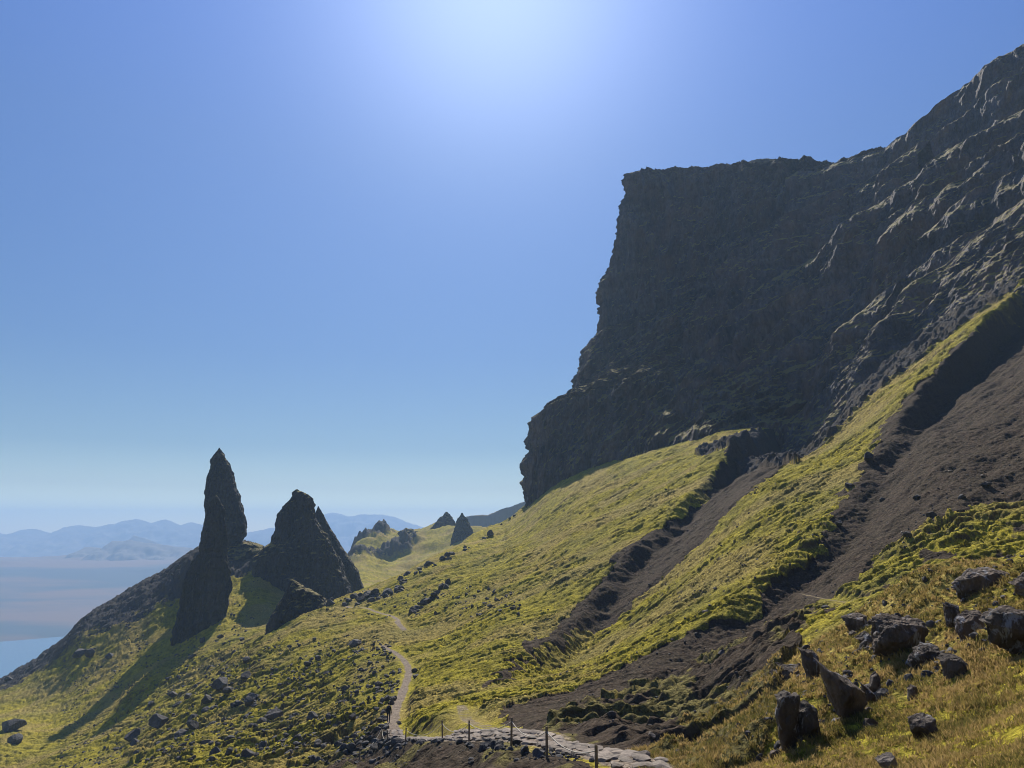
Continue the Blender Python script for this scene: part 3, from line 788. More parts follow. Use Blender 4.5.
o = loft('rock_pinnacle', [(448,218.5,220),(451,216.5,222),(454,214.5,223.5),(459,212,226.5),(464,211,230.5),(472,210,232),(483,208,235),(496,207,239),(512,206,243.5),(522,206,245),(530,207,245.8),(536,210,244.8),(541,215,240),(545,214,240)],
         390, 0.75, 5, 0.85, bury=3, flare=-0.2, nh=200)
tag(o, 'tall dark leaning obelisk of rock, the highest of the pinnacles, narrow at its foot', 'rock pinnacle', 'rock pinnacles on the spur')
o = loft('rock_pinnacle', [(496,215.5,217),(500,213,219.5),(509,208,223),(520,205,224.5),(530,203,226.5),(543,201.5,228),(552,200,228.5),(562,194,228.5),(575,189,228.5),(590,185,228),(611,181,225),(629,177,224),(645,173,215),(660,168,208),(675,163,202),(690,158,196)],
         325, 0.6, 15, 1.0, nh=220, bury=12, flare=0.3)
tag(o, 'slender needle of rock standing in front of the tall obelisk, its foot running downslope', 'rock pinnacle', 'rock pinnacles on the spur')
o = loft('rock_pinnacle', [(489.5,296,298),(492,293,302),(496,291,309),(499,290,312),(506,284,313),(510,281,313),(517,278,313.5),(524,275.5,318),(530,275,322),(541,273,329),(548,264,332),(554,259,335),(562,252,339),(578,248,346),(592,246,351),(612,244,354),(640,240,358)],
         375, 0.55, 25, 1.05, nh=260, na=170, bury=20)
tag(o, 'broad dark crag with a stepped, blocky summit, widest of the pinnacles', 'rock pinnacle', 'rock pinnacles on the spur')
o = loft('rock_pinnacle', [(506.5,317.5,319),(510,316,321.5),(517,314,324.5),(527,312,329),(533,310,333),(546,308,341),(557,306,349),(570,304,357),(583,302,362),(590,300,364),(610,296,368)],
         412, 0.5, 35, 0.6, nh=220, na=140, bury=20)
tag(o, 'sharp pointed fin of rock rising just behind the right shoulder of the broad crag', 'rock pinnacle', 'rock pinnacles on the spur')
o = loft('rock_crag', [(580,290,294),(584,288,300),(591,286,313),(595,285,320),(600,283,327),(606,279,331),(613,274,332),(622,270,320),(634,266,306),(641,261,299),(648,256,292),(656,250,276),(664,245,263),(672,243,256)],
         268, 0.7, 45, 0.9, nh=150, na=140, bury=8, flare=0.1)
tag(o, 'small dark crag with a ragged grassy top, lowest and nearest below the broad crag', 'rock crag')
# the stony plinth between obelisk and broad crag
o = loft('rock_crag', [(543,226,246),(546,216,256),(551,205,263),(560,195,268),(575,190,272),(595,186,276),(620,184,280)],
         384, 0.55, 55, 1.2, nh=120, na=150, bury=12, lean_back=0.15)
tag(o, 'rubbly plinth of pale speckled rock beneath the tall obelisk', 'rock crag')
o = loft('rock_crag', [(161.5,756,766),(163,750,772),(165,745,781),(168,743,792),(172,741,800),(180,738,806)], 590, 0.7, 58, 1.2, mat=M_CLIFF, nh=60, na=110, bury=6)
tag(o, 'low rounded knoll of bare rock on the skyline of the escarpment top', 'rock crag')
# far pinnacles beyond the corrie
o = loft('rock_pinnacle', [(512,445.5,447.5),(514,443.5,449),(518,440,451.5),(522,437,454),(526,433,456),(531,429,458)], 905, 0.6, 65, 1.5, scale=1.4, nh=110, na=90, bury=25, flare=0.3)
tag(o, 'far small craggy pinnacle with a sharp tip, left of two beyond the corrie', 'rock pinnacle', 'far pinnacles beyond the corrie')
o = loft('rock_pinnacle', [(513,461,463),(517,458.5,465.5),(523,457,469),(530,455,471.5),(538,452,474),(546,450,474),(555,448,474)], 800, 0.6, 75, 1.4, scale=1.5, nh=120, na=90, bury=20, flare=0.2)
tag(o, 'far dark tooth-shaped pinnacle with sheer sides, right of two beyond the corrie', 'rock pinnacle', 'far pinnacles beyond the corrie')
for prof, dd_, sd, lab in (([(529,404,411),(533,401,418),(538,399,426),(546,397,428),(554,400,424),(561,404,412)], 880, 81, 'dark broken cliff on the far green hill beyond the corrie'),
                           ):
    o = loft('rock_crag', prof, dd_, 0.6, sd, 3.6, scale=1.5, nh=110, na=110, bury=15)
    tag(o, lab, 'rock crag', 'crags on the far hill')

# ------------------------------------------------------------------ far country: moor, loch, hills, mountains
def far_mat(name, a, b, scale):
    m, nt, bs = new_mat(name); N = NB(nt)
    co = N.coords()
    n = N.noise(N.map(co, (scale * 0.35, scale, scale)), 1, 6, 0.6)
    N.l(N.mix(N.ramp(n, [(0.44, 0), (0.56, 1)]), a, b), bs.inputs['Base Color'])
    return m
M_MOOR = far_mat('moorland', (0.006, 0.03, 0.05), (0.125, 0.07, 0.05), 0.0017)  # dark blue patches put distant haze and shade bands into the moor colour
M_HILL = far_mat('far_hills', (0.07, 0.07, 0.06), (0.12, 0.1, 0.08), 0.001)

def moor():
    th = np.radians(np.linspace(-62, 20, 420)); r = np.exp(np.linspace(math.log(1500), math.log(12500), 420))
    R_, T = np.meshgrid(r, th, indexing='ij')
    x, y = R_ * np.sin(T), R_ * np.cos(T)
    shore = 2440 + (x + 1600) * 0.9 + fbm2(x / 500, y / 500, 3, 5) * 60
    z = -349 + smooth(0, 250, y - shore) * 8 + smooth(0, 3000, y - shore) * 18
    z = z + smooth(2600, 5200, y) * 140
    z = z + np.maximum(0, fbm2(x / 1500, y / 900, 5, 8)) * 45 * smooth(0, 2500, y - shore)
    z = z - smooth(5200, 8000, y) * 260
    return np.stack([x, y, z], -1)
mp = moor()
tag(link('moorland', mesh_np('moorland', mp, grid_faces(*mp.shape[:2])[:, ::-1], M_MOOR)), kind='structure')

def ridge(name, sky_pts, d, front, mat, base=-352, seed=0, rough=0.004, z_noise=0.03):
    pts = np.array(sky_pts, float)
    u = np.linspace(pts[0, 0], pts[-1, 0], 500)
    v = np.interp(u, pts[:, 0], pts[:, 1])
    c = P(u, v, d)
    c[:, 2] += fbm2(c[:, 0] / (d * 0.02), c[:, 1] * 0 + seed, 4, seed) * d * rough * 0.3
    q = np.concatenate([np.linspace(0, 1, 70), 1 + np.linspace(0, 1, 20)[1:]])
    prof = np.where(q < 1, q ** 1.25, np.clip(2 - q, 0, 1))
    y = d + (q[None] - 1) * front + fbm2(c[:, :1] / (d * .05) + 0 * q, q[None] + 0 * c[:, :1], 2, seed + 1) * front * 0.06
    x = c[:, :1] * (1 + 0 * q)
    hgt = (c[:, 2:3] - base)
    z = base + hgt * prof[None]
    z = z + fbm2(x / (d * 0.02), y / (d * 0.03), 5, seed + 3) * hgt * z_noise * 4 * (prof * (1 - prof) * 4)[None]
    g = np.stack([x, y + 0 * x, z], -1)
    return tag(link(name, mesh_np(name, g, grid_faces(*g.shape[:2])[:, ::-1], mat)), kind='structure')
ridge('hills', [(-60,557),(35,558),(49,560),(66,557.6),(78,552),(84,547),(101.5,548.5),(111,541.5),(125,541),(133,540),(150,543),(195,549),(260,552),(330,556)], 5200, 900, M_HILL, -345, 3)
ridge('hills', [(120,548),(128,541),(133,538),(136,535),(148,539),(162,545),(195,549),(215,556)], 6400, 700, M_HILL, -345, 4)
ridge('mountains', [(-60,536),(0,533),(8,536),(20,530),(37,529),(53,534),(64,527),(80,525),(94,527),(115,523.5),(133,518.5),(143,521),(150,523),(166,519),(182,525),(192,522),(199,524),(225,531),(245,533),(256,531),(272,527.6),(300,531),(340,545)], 9300, 1500, M_HILL, -345, 5)
ridge('mountains', [(200,540),(250,538),(285,530),(305,521),(325,514),(336,513),(349,516),(365,514.4),(383,514.4),(402,520),(417,525),(440,535),(480,545)], 10600, 1500, M_HILL, -345, 6)
ridge('hills', [(380,560),(430,540),(467,516),(488,514),(510,507),(522,502),(560,492),(640,488)], 1560, 150, M_HILL, -120, 7)

wm, nt, bs = new_mat('loch_water')
bs.inputs['Base Color'].default_value = (0.06, 0.13, 0.19, 1); bs.inputs['Roughness'].default_value = 0.12
bs.inputs['Specular IOR Level'].default_value = 0.5
N = NB(nt); N.l(N.bump(N.noise(N.map(N.coords(), 0.25), 1, 4, 0.6), 0.6, 0.6), bs.inputs['Normal'])
xs, ys = np.meshgrid(np.linspace(-12900, 10900, 30), np.linspace(900, 12300, 30))
wg = np.stack([xs, ys, xs * 0 - 346.0], -1)
tag(link('water', mesh_np('water', wg, grid_faces(30, 30), wm)), kind='structure')

# ------------------------------------------------------------------ haze
def haze():
    x0, x1, y0, y1, z0, z1 = -13000, 11000, -400, 12400, -420, 300
    v = np.array([(x, y, z) for x in (x0, x1) for y in (y0, y1) for z in (z0, z1)], float)
    f = np.array([(0, 1, 3, 2), (4, 6, 7, 5), (0, 4, 5, 1), (2, 3, 7, 6), (0, 2, 6, 4), (1, 5, 7, 3)])
    m = bpy.data.materials.new('haze'); m.use_nodes = True
    nt = m.node_tree; nt.nodes.remove(nt.nodes['Principled BSDF'])
    pv = nt.nodes.new('ShaderNodeVolumePrincipled')
    pv.inputs['Color'].default_value = (0.42, 0.64, 0.95, 1)
    pv.inputs['Density'].default_value = HAZE_D
    pv.inputs['Anisotropy'].default_value = 0.0
    nt.links.new(pv.outputs[0], nt.nodes['Material Output'].inputs['Volume'])
    tag(link('haze', mesh_np('haze', v, f, m, smooth_sh=False)), kind='stuff')
HAZE_D = 1 / 5600.0
haze()

# ------------------------------------------------------------------ boulders and stones
def ico(sub):
    bm = bmesh.new(); bmesh.ops.create_icosphere(bm, subdivisions=sub, radius=1.0)
    v = np.array([q.co[:] for q in bm.verts]); f = np.array([[q.index for q in p.verts] for p in bm.faces], np.int32)
    bm.free(); return v, f
ICO1, ICO2, ICO4 = ico(1), ico(2), ico(4)
def rock_shape(base, seed, cuts=11, rough=0.05):
    r = np.random.default_rng(seed)
    v = base[0].copy()
    for _ in range(cuts):
        n = r.normal(size=3); n /= np.linalg.norm(n)
        d = r.uniform(0.5, 0.85)
        v = v - n * np.maximum(0, v @ n - d)[:, None]
    v = v * r.uniform(0.75, 1.15, 3)
    if rough:
        v = v * (1 + rough * fbm3(v * 1.0 + seed, (0.5, 0.5, 0.5), 3, seed))[:, None]
    return v
BOULDER_MESHES = [mesh_np('boulder', rock_shape(ICO4, 100 + k), ICO4[1], M_BOULDER, smooth_sh=False) for k in range(9)]

def put_boulder(x, y, size, label, group, seed, sink=0.25, squash=0.8, mesh=None, name='boulder', z=None, cat='boulder'):
    o = link(name, mesh or BOULDER_MESHES[seed % 9])
    s = size / 2
    zz = (HZ(x, y) if z is None else z)
    r = random.Random(seed)
    sz = s * squash * r.uniform(0.8, 1.15)
    o.scale = (s * r.uniform(0.85, 1.2), s * r.uniform(0.8, 1.15), sz)
    o.location = (x, y, zz + sz * (1 - 2 * sink))
    o.rotation_euler = (r.uniform(-.4, .4), r.uniform(-.4, .4), r.uniform(0, 6.28))
    return tag(o, label, cat, group)

FIELD = 'boulders scattered over the grassy slope'
big = {
 (133,740,17): 'wide flat dark boulder, the leftmost large one below the tip of the long shadows',
 (275,722,18): 'broad dark boulder alone on bright grass, midway between long shadows and gravel path',
 (297,750,17): 'large dark boulder near the bottom of the slope, left of the rope fence',
 (12,732,17): 'large bluish boulder at the left edge, upper of a pair',
 (14,744,14): 'large bluish boulder at the left edge, lower of a pair',
 (355,649,11): 'dark squarish boulder left of the far hiker',
 (172,698,10): 'dark boulder standing alone on pale grass by the edge of the long shadow',
 (79,658,13): 'dark boulder on the spur just right of its dark left end',
}
def boulder_label(u, v, w):
    size = 'small' if w < 6.5 else 'mid-sized' if w < 11 else 'large'
    if u < 130: where = 'among stones on the spur at the left, above the long shadow tips'
    elif v < 675 and u < 300: where = 'high on the slope between the needle foot and the small crag'
    elif v < 675: where = 'high on the slope just left of the bends of the gravel path'
    elif u < 215 and v < 725: where = 'right beside the lower edge of the long shadows'
    elif u < 215: where = 'near the bottom of the slope below the long shadow tips'
    elif u < 300 and v < 725: where = 'in the densest scatter in the middle of the left slope'
    elif u < 300: where = 'at the bottom of the slope below the densest scatter'
    elif v < 720: where = 'on the grass a little left of the straight gravel path'
    else: where = 'low on the grass left of the walking hiker'
    return f'{size} dark boulder {where}'
n_b = 0
for (u, v, w), lab in big.items():
    x, y = G(u, v); put_boulder(x, y, w * y / FPX * 1.15, lab, None, n_b); n_b += 1
traced = [(150,706,7),(188,703,10),(207,707,13),(194,719,13),(158,731,15),(182,737,13),(169,741,12),(194,731,15),(203,687,8),(221,695,15),(245,685,12),
 (206,751,13),(216,757,12),(8,682,7),(90,658,11),(109,660,7),(220,642,7),(229,667,8),(250,708,13),(239,710,9),(327,676,9),(311,724,12),(290,732,9),
 (206,712,10),(228,697,12),(255,702,12),(332,716,10),(307,710,9),(234,712,8),(213,725,10),(246,764,15),(229,748,11),(288,762,9),(370,665,6),(362,652,6),
 (416,676,8),(415,669,6),(340,655,6),(318,664,7),(300,668,6),(345,690,8),(322,697,7),(297,700,7),(280,690,7),(262,722,9),(330,742,10),(352,735,9),(318,752,11),(264,748,10),(182,754,12),(160,762,10)]  # first two on this line stand in for shadow holes beside the path
for (u, v, w) in traced:
    x, y = G(u, v); put_boulder(x, y, w * y / FPX * 1.15, boulder_label(u, v, w), FIELD, n_b); n_b += 1
k = 0
while k < 165:
    u, v = random.uniform(90, 400), random.uniform(640, 768)
    if v < 640 + (u - 300) * 0.1 or (u < 190 and v < 700) or (u < 160 and v < 735): continue
    if fbm2(np.array([u / 40.]), np.array([v / 22.]), 3, 4)[0] < -0.05: continue
    x, y = G(u, v)
    if polyline_dist(np.array([x]), np.array([y]), PATH_W)[0][0] < 3: continue
    w = 2.6 + 6.5 * random.random() ** 2.4
    put_boulder(x, y, w * y / FPX * 1.15, boulder_label(u, v, w), FIELD, n_b); n_b += 1; k += 1
# the boulder jam where the path goes over, and the line of rocks up the edge of the hillside
for i in range(46):
    t = random.random()
    u = 300 + 100 * t + random.uniform(-5, 5); v = np.interp(u, [300, 330, 345, 370, 405], [606, 603, 601, 598, 590]) + random.uniform(-4, 8) * (1 - t * .5)
    x, y = G(u, v, 150); w = 5 + 9 * random.random() ** 1.3
    put_boulder(x, y, w * y / FPX, 'blocky dark boulder in the jam at the far end of the gravel path', 'boulders jammed at the far end of the path', n_b, 0.3); n_b += 1
for i in range(34):
    t = random.random() ** 1.3
    u = 400 + 118 * t; v = np.interp(u, [400, 430, 465, 490, 522], [583, 566, 548, 534, 514]) + random.uniform(-2, 4)
    x, y = G(u, v, 150); w = 3.5 + 6 * random.random() ** 1.6
    put_boulder(x, y, w * y / FPX, 'small dark rock in the line along the far edge of the hillside', 'rocks along the far edge of the hillside', n_b, 0.3); n_b += 1
for i in range(14):
    t = i / 13
    u = 412 + 36 * t + random.uniform(-1.5, 1.5); v = 616 - 30 * t + random.uniform(-2, 2)
    x, y = G(u, v); w = 7 + 5 * random.random()
    put_boulder(x, y, w * y / FPX, 'dark rock in the slanting outcrop on grass just above the bend of the path', 'slanting outcrop above the path', n_b, 0.3, 1.0); n_b += 1
for (u, v, w), lab in {(948,450,5): 'pale stone on the dark scree, upper left of the pale ones', (965,456,4): 'pale stone on the dark scree, between two others',
                       (981,459,4): 'pale stone on the dark scree, rightmost of the pale ones', (901,511,5): 'pale stone low on the dark scree above the mossy strip',
                       (706,614,8): 'grey boulder at the foot of the shaded gully bank'}.items():
    x, y = G(u, v); o = put_boulder(x, y, w * y / FPX * 1.1, lab, None, n_b, 0.2); n_b += 1
    o.data = mesh_np('boulder', rock_shape(ICO4, 300 + n_b), ICO4[1], M_SLAB, smooth_sh=False)
for i, (u, v, w) in enumerate([(870,462,15),(850,490,12),(880,480,10),(905,520,11),(930,500,12),(915,478,9),(960,480,9),(985,470,12),(838,520,10),(890,640,9),(722,660,9),(824,582,10)]):
    x, y = G(u, v); put_boulder(x, y, w * y / FPX, 'dark rock lying on the wide scree below the shaded bank', 'dark rocks on the wide scree', n_b, 0.3); n_b += 1

def strew():
    V, F, off = [], [], 0
    r = np.random.default_rng(3)
    shapes = [rock_shape(ICO2, 500 + k, 9, 0) for k in range(12)]
    pts = []
    for (n, ur, vr, szr) in ((9000, (60, 400), (640, 767), (0.2, 0.95)), (3200, (560, 1024), (430, 740), (0.08, 0.34)), (700, (300, 520), (590, 620), (0.4, 1.3)),
                             (900, (60, 260), (560, 690), (0.4, 1.5)), (900, (400, 620), (735, 767), (0.06, 0.25)), (1500, (400, 760), (450, 640), (0.15, 0.5)), (700, (760, 1024), (600, 767), (0.03, 0.12))):
        u = r.uniform(*ur, n); v = r.uniform(*vr, n)
        for a, b in zip(u, v):
            pts.append((a, b, szr[0] + (szr[1] - szr[0]) * r.random() ** 3))
    uu, vv_, ss = np.array(pts).T
    q = P(uu, vv_, 1.0); hr = np.hypot(q[:, 0], q[:, 1]); e = q[:, 2] / hr; th = np.degrees(np.arctan2(q[:, 0], q[:, 1]))
    lr = np.linspace(math.log(6), math.log(520), 700)
    X, Y, S = [], [], []
    for i in range(0, len(th), 2000):
        tt = tan_at(np.broadcast_to(th[i:i + 2000, None], (len(th[i:i + 2000]), 700)), np.broadcast_to(lr, (len(th[i:i + 2000]), 700)))
        m = tt > e[i:i + 2000, None]; kx = m.argmax(1); ok = m.any(1)
        rr = np.exp(lr[kx])
        X.append((q[i:i + 2000, 0] / hr[i:i + 2000] * rr)[ok]); Y.append((q[i:i + 2000, 1] / hr[i:i + 2000] * rr)[ok]); S.append(ss[i:i + 2000][ok])
    X, Y, S = map(np.concatenate, (X, Y, S))
    Z, zone = ground(X, Y)
    clump = fbm2(X / 9, Y / 9, 3, 77) > -0.1
    keep = (zone[:, 3] < 0.3) & clump
    X, Y, Z, S = X[keep], Y[keep], Z[keep], S[keep]
    for i in range(len(X)):
        a = r.uniform(0, 6.28); c, s_ = math.cos(a), math.sin(a)
        w = shapes[i % 12] * (S[i] / 2) * r.uniform(0.7, 1.3, 3)
        w = np.stack([w[:, 0] * c - w[:, 1] * s_, w[:, 0] * s_ + w[:, 1] * c, w[:, 2] * 0.8], -1) + (X[i], Y[i], Z[i] + 0.12 * S[i])
        V.append(w); F.append(ICO2[1] + off); off += len(w)
    return np.concatenate(V), np.concatenate(F)
sv, sf = strew()
tag(link('stones', mesh_np('stones', sv, sf, M_BOULDER, smooth_sh=False)), kind='stuff')

# ------------------------------------------------------------------ flagstones of the path and the rocks along its edge
SLABS = [mesh_np('flagstone', v_, f_, M_SLAB, smooth_sh=False) for v_, f_ in
         [(lambda b: (np.where(np.abs(b[0][:, 2:3]) > .99, b[0], b[0]), b[1]))((rock_shape(ICO4, 700 + k, 14, 0.02) * [1, 1, 1], ICO4[1])) for k in range(6)]]
pw = resample(np.c_[np.array(PATH_W), np.zeros(len(PATH_W))], 400)[:, :2]
arc = np.r_[0, np.cumsum(np.linalg.norm(np.diff(pw, axis=0), axis=1))]
s_at, i = 0.0, 0
while s_at < 52 and i < 210:
    j = int(np.searchsorted(arc, s_at)); j = min(j, 397)
    t = pw[j + 1] - pw[j]; t /= np.linalg.norm(t); nrm2 = np.array([-t[1], t[0]])
    for lane in (-0.52, 0.02, 0.56):
        x, y = pw[j] + nrm2 * (lane + random.uniform(-.12, .12)) + t * random.uniform(-.15, .15)
        o = link('flagstone', SLABS[i % 6])
        o.scale = (random.uniform(.30, .42), random.uniform(.22, .36), 0.09)
        o.rotation_euler = (random.uniform(-.06, .06), random.uniform(-.06, .06), math.atan2(t[1], t[0]) + random.uniform(-.5, .5))
        o.location = (x, y, HZ(x, y) + 0.03)
        wh = ('at the right end, near the last two posts' if s_at < 9 else 'in the broad stretch behind the middle posts' if s_at < 22 else 'in the narrow stretch behind the left posts' if s_at < 38 else 'where the paving turns up to the gravel path')
        tag(o, 'pale flagstone of the paved path, ' + wh, 'flagstone', 'flagstones of the paved path'); i += 1
    s_at += 0.72
for k in range(44):
    s_at = random.uniform(5, 34); j = int(np.searchsorted(arc, s_at)); t = pw[j + 1] - pw[j]; t /= np.linalg.norm(t)
    side = np.array([-t[1], t[0]]); side = side if side[1] < 0 else -side
    x, y = pw[j] + side * random.uniform(1.0, 1.75)
    put_boulder(x, y, random.uniform(.2, .5), 'dark rough rock edging the camera side of the flagstone path', 'dark rocks edging the flagstones', k, 0.25)
for (u, v, w, lab) in ((640,760,17,'flat pale stone at the right end of the flagstone path'),(662,763,13,'tilted stone right of the flat pale one at the path end'),(652,752,9,'dark stone just above the flat pale one at the path end'),
                       (676,757,11,'grey stone at the foot of the earth track')):
    x, y = G(u, v); o = put_boulder(x, y, w * y / FPX * 1.2, lab, None, n_b + 3, 0.35, 0.45); n_b += 1
    if 'pale' in lab: o.data = mesh_np('boulder', rock_shape(ICO4, 320 + n_b), ICO4[1], M_SLAB, smooth_sh=False)

# ------------------------------------------------------------------ rocks of the knoll, from their outlines
def outline_rock(pts, lab, seed, thick=0.8, roof=0.9, mat=M_OUTCROP, bury=4, d=None, name='outcrop_rock', cat='rock'):
    a = np.array(pts, float); vb = a[:, 1].max(); ub = a[a[:, 1] > vb - 6, 0].mean()
    if d is None: d = G(ub, vb)[1]
    vm = a[:, 1].mean()
    a[:, 1] += np.where(a[:, 1] > vm, bury, 0)
    w = P(a[:, 0], a[:, 1], d)
    x, z = w[:, 0], w[:, 2]
    cx, cz = x.mean(), z.mean()
    # densify and roughen the outline
    n = 170
    xc, zc = np.r_[x, x[0]], np.r_[z, z[0]]
    L = np.r_[0, np.cumsum(np.hypot(np.diff(xc), np.diff(zc)))]
    tt = np.linspace(0, L[-1], n, endpoint=False)
    ox, oz = np.interp(tt, L, xc), np.interp(tt, L, zc)
    size = max(np.ptp(x), np.ptp(z))
    r = np.random.default_rng(seed)
    K = 48
    rho = np.linspace(0, 1, K)[:, None]
    X = cx + (ox - cx)[None] * rho; Z = cz + (oz - cz)[None] * rho
    T = min(np.ptp(x), np.ptp(z)) * thick * 0.55
    def planes(m, top):
        f = T * (1.0 + 0 * X)
        for _ in range(m):
            th = r.uniform(0, 2 * math.pi); s = r.uniform(0.25, 1.3)
            e = (np.cos(th) * (X - cx) + np.sin(th) * (Z - cz)) / (size * 0.5)
            f = np.minimum(f, T * (r.uniform(0.75, 1.05) - s * e))
        if top:
            xb = np.linspace(ox.min(), ox.max(), 40)
            zb = np.array([oz[np.abs(ox - q) < np.ptp(ox) / 30].max() for q in xb])
            f = np.minimum(f, 3.2 * (np.interp(X, xb, zb) - Z) - 0.75 * T)
            f = np.maximum(f, -1.2 * T)
        edge = np.sqrt(np.clip(1 - rho ** 6, 0, 1))
        return np.where(f > 0, np.maximum(f, 0.1 * T) * edge, f)
    fr, bk = planes(8, True), planes(6, False) * 1.3 + 0.1 * T
    fneg = np.minimum(fr, 0)
    bk = np.maximum(bk, 0.0)
    bk[-1] = 0
    bk = np.maximum(bk, -fneg)
    front = np.stack([X, d - fr, Z], -1); back = np.stack([X, d + bk, Z], -1)[::-1][1:]
    g = np.concatenate([front, back], 0)
    k = size
    nz = fbm3(g, (k * .25, k * .25, k * .3), 4, seed, 0.6)
    cr = fbm3(g, (k * .12, k * .3, k * .35), 3, seed + 4, 0.6, ridged=True)
    blk = np.floor(fbm3(g, (k * .3, k * .3, k * .22), 2, seed + 9) * 3.2) / 3.2
    fn_ = fbm3(g, (k * .05, k * .05, k * .06), 3, seed + 12)
    g = g + (g - np.array([cx, d, cz])) * (0.07 * nz - 0.05 * cr + 0.05 * blk + 0.025 * fn_)[..., None]
    f = grid_faces(g.shape[0], n, wrap=True)
    base = np.array([cx, d, z.min()])
    o = link(name, mesh_np(name, g - base, f[:, ::-1], mat, smooth_sh=False))
    o.location = base
    return tag(o, lab, cat)

for i, (pts, lab, th) in enumerate(KN):
    outline_rock(pts, lab, 900 + i * 7, th, bury=5, mat=M_SLAB if 'whitish' in lab else M_OUTCROP)

RUBBLE = [mesh_np('rock', rock_shape(ICO4, 800 + k, 10, 0.08), ICO4[1], M_OUTCROP, smooth_sh=False) for k in range(5)]
near_kn = {4: 'at the foot of the fissured stack', 2: 'below the long slanting slab', 10: 'around the large dark boulder with lichen', 14: 'below the upper rock line',
           16: 'under the lichen streaked rock by the right edge', 0: 'behind the small bluish boulder', 8: 'under the dark pointed rock'}
for ki, where in near_kn.items():
    a_ = np.array(KN[ki][0], float)
    for q in range(9):
        u = random.uniform(a_[:, 0].min() - 6, min(a_[:, 0].max() + 6, 1022)); v = a_[:, 1].max() + random.uniform(-14, 7)
        x, y = G(u, v)
        put_boulder(x, y, random.uniform(.12, .42), 'broken piece of rock lying ' + where, 'broken pieces round the outcrops', 40 + ki * 9 + q, 0.3, 0.8, RUBBLE[q % 5], 'rock', cat='rock')

# ------------------------------------------------------------------ rope fences
wood, nt, bs = new_mat('post_wood'); N = NB(nt)
N.l(N.mix(N.noise(N.map(N.coords(), (30, 30, 4)), 1, 4, 0.6), (0.08, 0.06, 0.042), (0.24, 0.19, 0.14)), bs.inputs['Base Color'])
ropem, nt, bs = new_mat('rope'); bs.inputs['Base Color'].default_value = (0.42, 0.38, 0.31, 1)
def tube(pts, rad, k=8):
    pts = np.asarray(pts, float); n = len(pts)
    rad = np.broadcast_to(rad, (n,))
    tg = np.gradient(pts, axis=0); tg /= np.linalg.norm(tg, axis=1)[:, None]
    up = np.where(np.abs(tg[:, 2:3]) > 0.9, [[1.0, 0, 0]], [[0, 0, 1.0]])
    s1 = np.cross(tg, up); s1 /= np.linalg.norm(s1, axis=1)[:, None]; s2 = np.cross(tg, s1)
    a = np.linspace(0, 2 * math.pi, k, endpoint=False)
    g = pts[:, None] + rad[:, None, None] * (np.cos(a)[None, :, None] * s1[:, None] + np.sin(a)[None, :, None] * s2[:, None])
    v = np.concatenate([g.reshape(-1, 3), pts[:1], pts[-1:]])
    f = grid_faces(n, k, wrap=True).tolist()
    for j in range(k):
        f.append([j, (j + 1) % k, n * k]); f.append([(n - 1) * k + j, n * k + 1, (n - 1) * k + (j + 1) % k])
    return v, f
def tube_obj(name, pts, rad, mat, parent, base, k=8):
    v, f = tube(np.asarray(pts) - base, rad, k)
    me = bpy.data.meshes.new(name); me.from_pydata(v.tolist(), [], f); me.materials.append(mat)
    me.polygons.foreach_set('use_smooth', np.full(len(me.polygons), True)); me.update()
    return link(name, me, parent)
def rope_fence(posts, label, sags):
    W = [P(u, v, d) for u, v, d, h in posts]
    base = np.array(W[0]); base[2] = HZ(base[0], base[1])
    root = empty('rope_fence', base); tag(root, label, 'fence')
    tops = []
    for (u, v, d, h), w in zip(posts, W):
        z = HZ(w[0], w[1]); lx, ly = random.uniform(-.04, .04), random.uniform(-.04, .04)
        pts = [(w[0] + lx * t, w[1] + ly * t, z - 0.3 + (h + 0.3) * t) for t in (0, .33, .66, .97, 1.0)]
        po = tube_obj('post', pts, np.array([.042, .042, .04, .04, .032]), wood, root, base, 10)
        tops.append(np.array(pts[3]))
    for (a, b), sg in zip(zip(tops[:-1], tops[1:]), sags):
        if sg is None: continue
        t = np.linspace(0, 1, 22)[:, None]
        c = a * (1 - t) + b * t - np.array([0, 0, 1.0]) * (4 * t * (1 - t) * sg) - np.array([0, 0, 0.1])
        for q in c:
            q[2] = max(q[2], HZ(q[0], q[1]) + 0.03)
        tube_obj('rope', c, 0.015, ropem, root, base, 6)
rope_fence([(405,755,51,1.0),(442.5,743,45,1.0),(469,747.5,38,0.95),(511,757,29,1.05),(547,770,24,0.85),(597,788,20,0.62)], 'wooden posts joined by sagging rope along the flagstone path', [.45, .4, .3, .3, .25])
rope_fence([(359.5,761,59,1.05),(381,746,64,1.05),(387,756,56,1.0)], 'short run of posts and slack rope left of where the flagstones meet the gravel path', [.5, .6])

